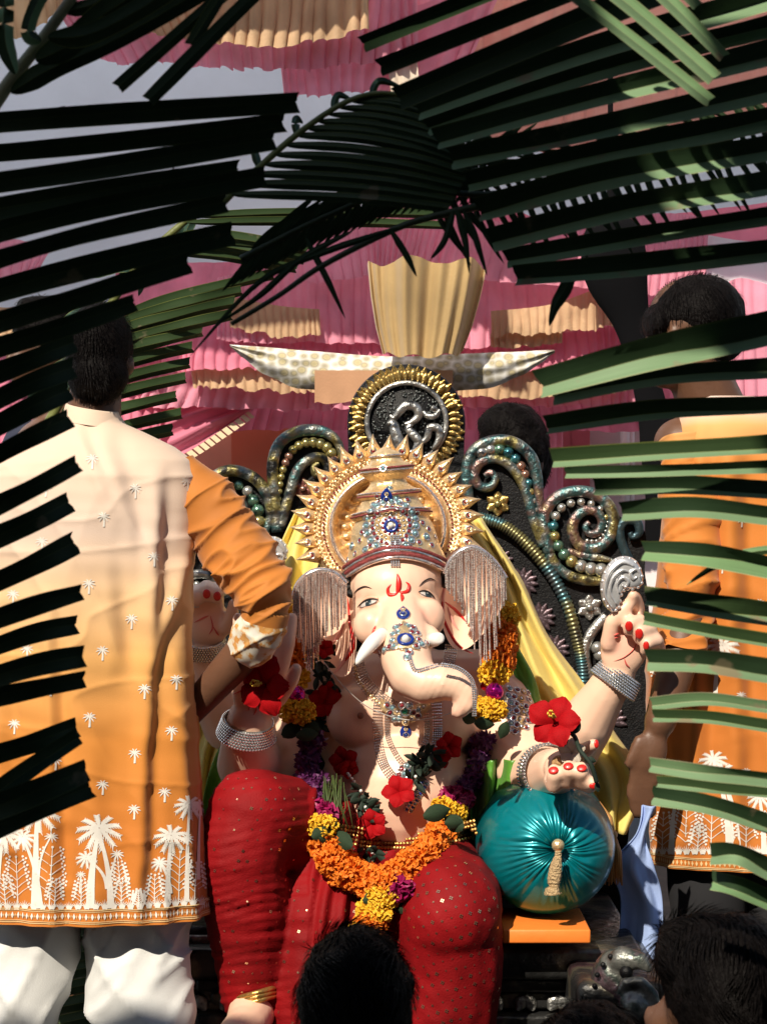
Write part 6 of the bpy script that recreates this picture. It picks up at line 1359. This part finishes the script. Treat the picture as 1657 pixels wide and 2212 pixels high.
for i, (u0, v0, u1, v1) in enumerate(((395, 485, 352, 590), (360, 520, 300, 640), (330, 545, 252, 620), (300, 575, 205, 600), (270, 610, 165, 700), (240, 660, 110, 720), (210, 720, 80, 790), (180, 770, 60, 860), (150, 830, 20, 930), (420, 465, 395, 560))):
    leaflet(f1, [(u0, v0, 5.4), (lerp(u0, u1, .5) - 6, lerp(v0, v1, .5) - 10, 5.42), (u1, v1, 5.45)], 15, [L_teal, L_teal], .25, .1, .2, 240 + i, tip='pt')
# --- arching frond, centre
f2 = frond(440, 480, 3.170, 'dark arching palm frond crossing above the emblem in the middle')
rachis(f2, [(470, 450, 3.170), (520, 400, 3.170), (640, 292, 3.166), (760, 215, 3.162), (860, 205, 3.162), (960, 260, 3.166)], 9, 4, m_rach)
for i in range(16):
    t = i / 15; u0 = lerp(500, 850, t); v0 = interp(u0, [500, 520, 640, 760, 850], [420, 400, 292, 215, 204]); L = lerp(470, 240, t); dv = lerp(30, 130, t)
    leaflet(f2, [(u0, v0, 3.166), (u0 + L * .35, v0 + dv * .1, 3.160), (u0 + L * .7, v0 + dv * .45, 3.160), (u0 + L, v0 + dv, 3.166)], 11, [L_mid, L_dark], .4, -.1, .2, 260 + i, base=.4, tip='pt' if i > 8 else 'cut')
for i in range(5):
    t = i / 4; u0 = lerp(480, 800, t); v0 = interp(u0, [480, 520, 640, 760, 850], [445, 400, 292, 215, 204])
    leaflet(f2, [(u0, v0, 3.170), (u0 - 20 + 40 * t, v0 - 35, 3.176), (u0 - 40 + 110 * t, v0 - 30 + 10 * t, 3.186)], 9, [L_teal, L_mid], .3, .1, .2, 280 + i, tip='pt')
# --- dark stalks sweeping down left from the middle
f3 = frond(410, 760, 3.140, 'thin dark palm stalk slanting across the pink tent with hanging leaflets')
rachis(f3, [(1060, 440, 3.160), (960, 462, 3.154), (860, 492, 3.150), (700, 572, 3.146), (600, 640, 3.142), (500, 700, 3.140)], 9, 5, m_rachd)
for i, pts in enumerate((((860, 492), (700, 545), (560, 610), (410, 770)), ((660, 512), (690, 570), (715, 620), (746, 688)), ((842, 494), (868, 535), (885, 565), (900, 598)), ((985, 450), (1000, 500), (1008, 540), (1014, 592)), ((1000, 455), (1022, 500), (1035, 540), (1052, 595)), ((980, 455), (960, 520), (930, 560)), ((1240, 560), (1222, 620), (1200, 660), (1186, 705)), ((760, 500), (650, 560), (560, 640), (470, 700)))):
    leaflet(f3, [(q[0], q[1], 3.144) for q in pts], 8 if i not in (6,) else 15, L_dark, .3, 0, .2, 300 + i, tip='pt')
# --- comb-like frond behind the right leaves and centre tangle
f4 = frond(1700, 250, 3.230, 'dark comb-like palm frond behind the right leaves below the salmon cloth')
rachis(f4, [(900, 400, 3.210), (1050, 420, 3.220), (1300, 385, 3.230), (1500, 320, 3.234), (1720, 240, 3.240)], 6, 12, m_rachd)
for i in range(34):
    t = i / 33; u0 = lerp(920, 1690, t); v0 = interp(u0, [900, 1050, 1300, 1500, 1720], [400, 420, 385, 320, 240]); L = 140 + 30 * sin(i * 1.7)
    leaflet(f4, [(u0, v0, 3.226), (u0 + 30, v0 + L * .5, 3.222), (u0 + 75, v0 + L, 3.222)], 8, L_dark, .3, .4, .2, 320 + i, n_=12, tip='pt')
    leaflet(f4, [(u0, v0, 3.230), (u0 - 45, v0 - L * .35, 3.230), (u0 - 110, v0 - L * .5 + 10, 3.234)], 8, L_dark, .3, .4, .2, 360 + i, n_=12, tip='pt')
f5 = frond(560, 560, 3.230, 'tangle of dark palm leaflets crossing behind the arching frond')
rachis(f5, [(520, 560, 3.230), (700, 470, 3.230), (900, 390, 3.230), (1080, 360, 3.230)], 8, 5, m_rachd)
for i in range(30):
    t = i / 29; u0 = lerp(540, 1070, t); v0 = interp(u0, [520, 700, 900, 1080], [560, 470, 390, 360])
    leaflet(f5, [(u0, v0, 3.230), (u0 + 45, v0 - 50, 3.230), (u0 + 110, v0 - 95 - 20 * sin(i), 3.234)], 8, L_dark, .3, .3, .2, 420 + i, n_=12, tip='pt')
    leaflet(f5, [(u0, v0, 3.230), (u0 - 20, v0 + 35, 3.230), (u0 - 60, v0 + 80, 3.234)], 8, L_dark, .3, .3, .2, 460 + i, n_=12, tip='pt')
# --- leaves low between the man's legs
f6 = frond(60, 2260, 5.45, 'dark green palm frond low behind the white trousers')
rachis(f6, [(40, 1960, 5.5), (60, 2120, 5.48), (80, 2330, 5.46)], 10, 8, m_rach)
for i in range(8):
    v0 = 2010 + i * 36; leaflet(f6, [(60, v0 + 30, 5.46), (150, v0 + 16, 5.44), (250, v0 - 6, 5.44), (360, v0 - 30, 5.46)], 17, [L_mid, L_dark], .4, .15, .25, 500 + i)
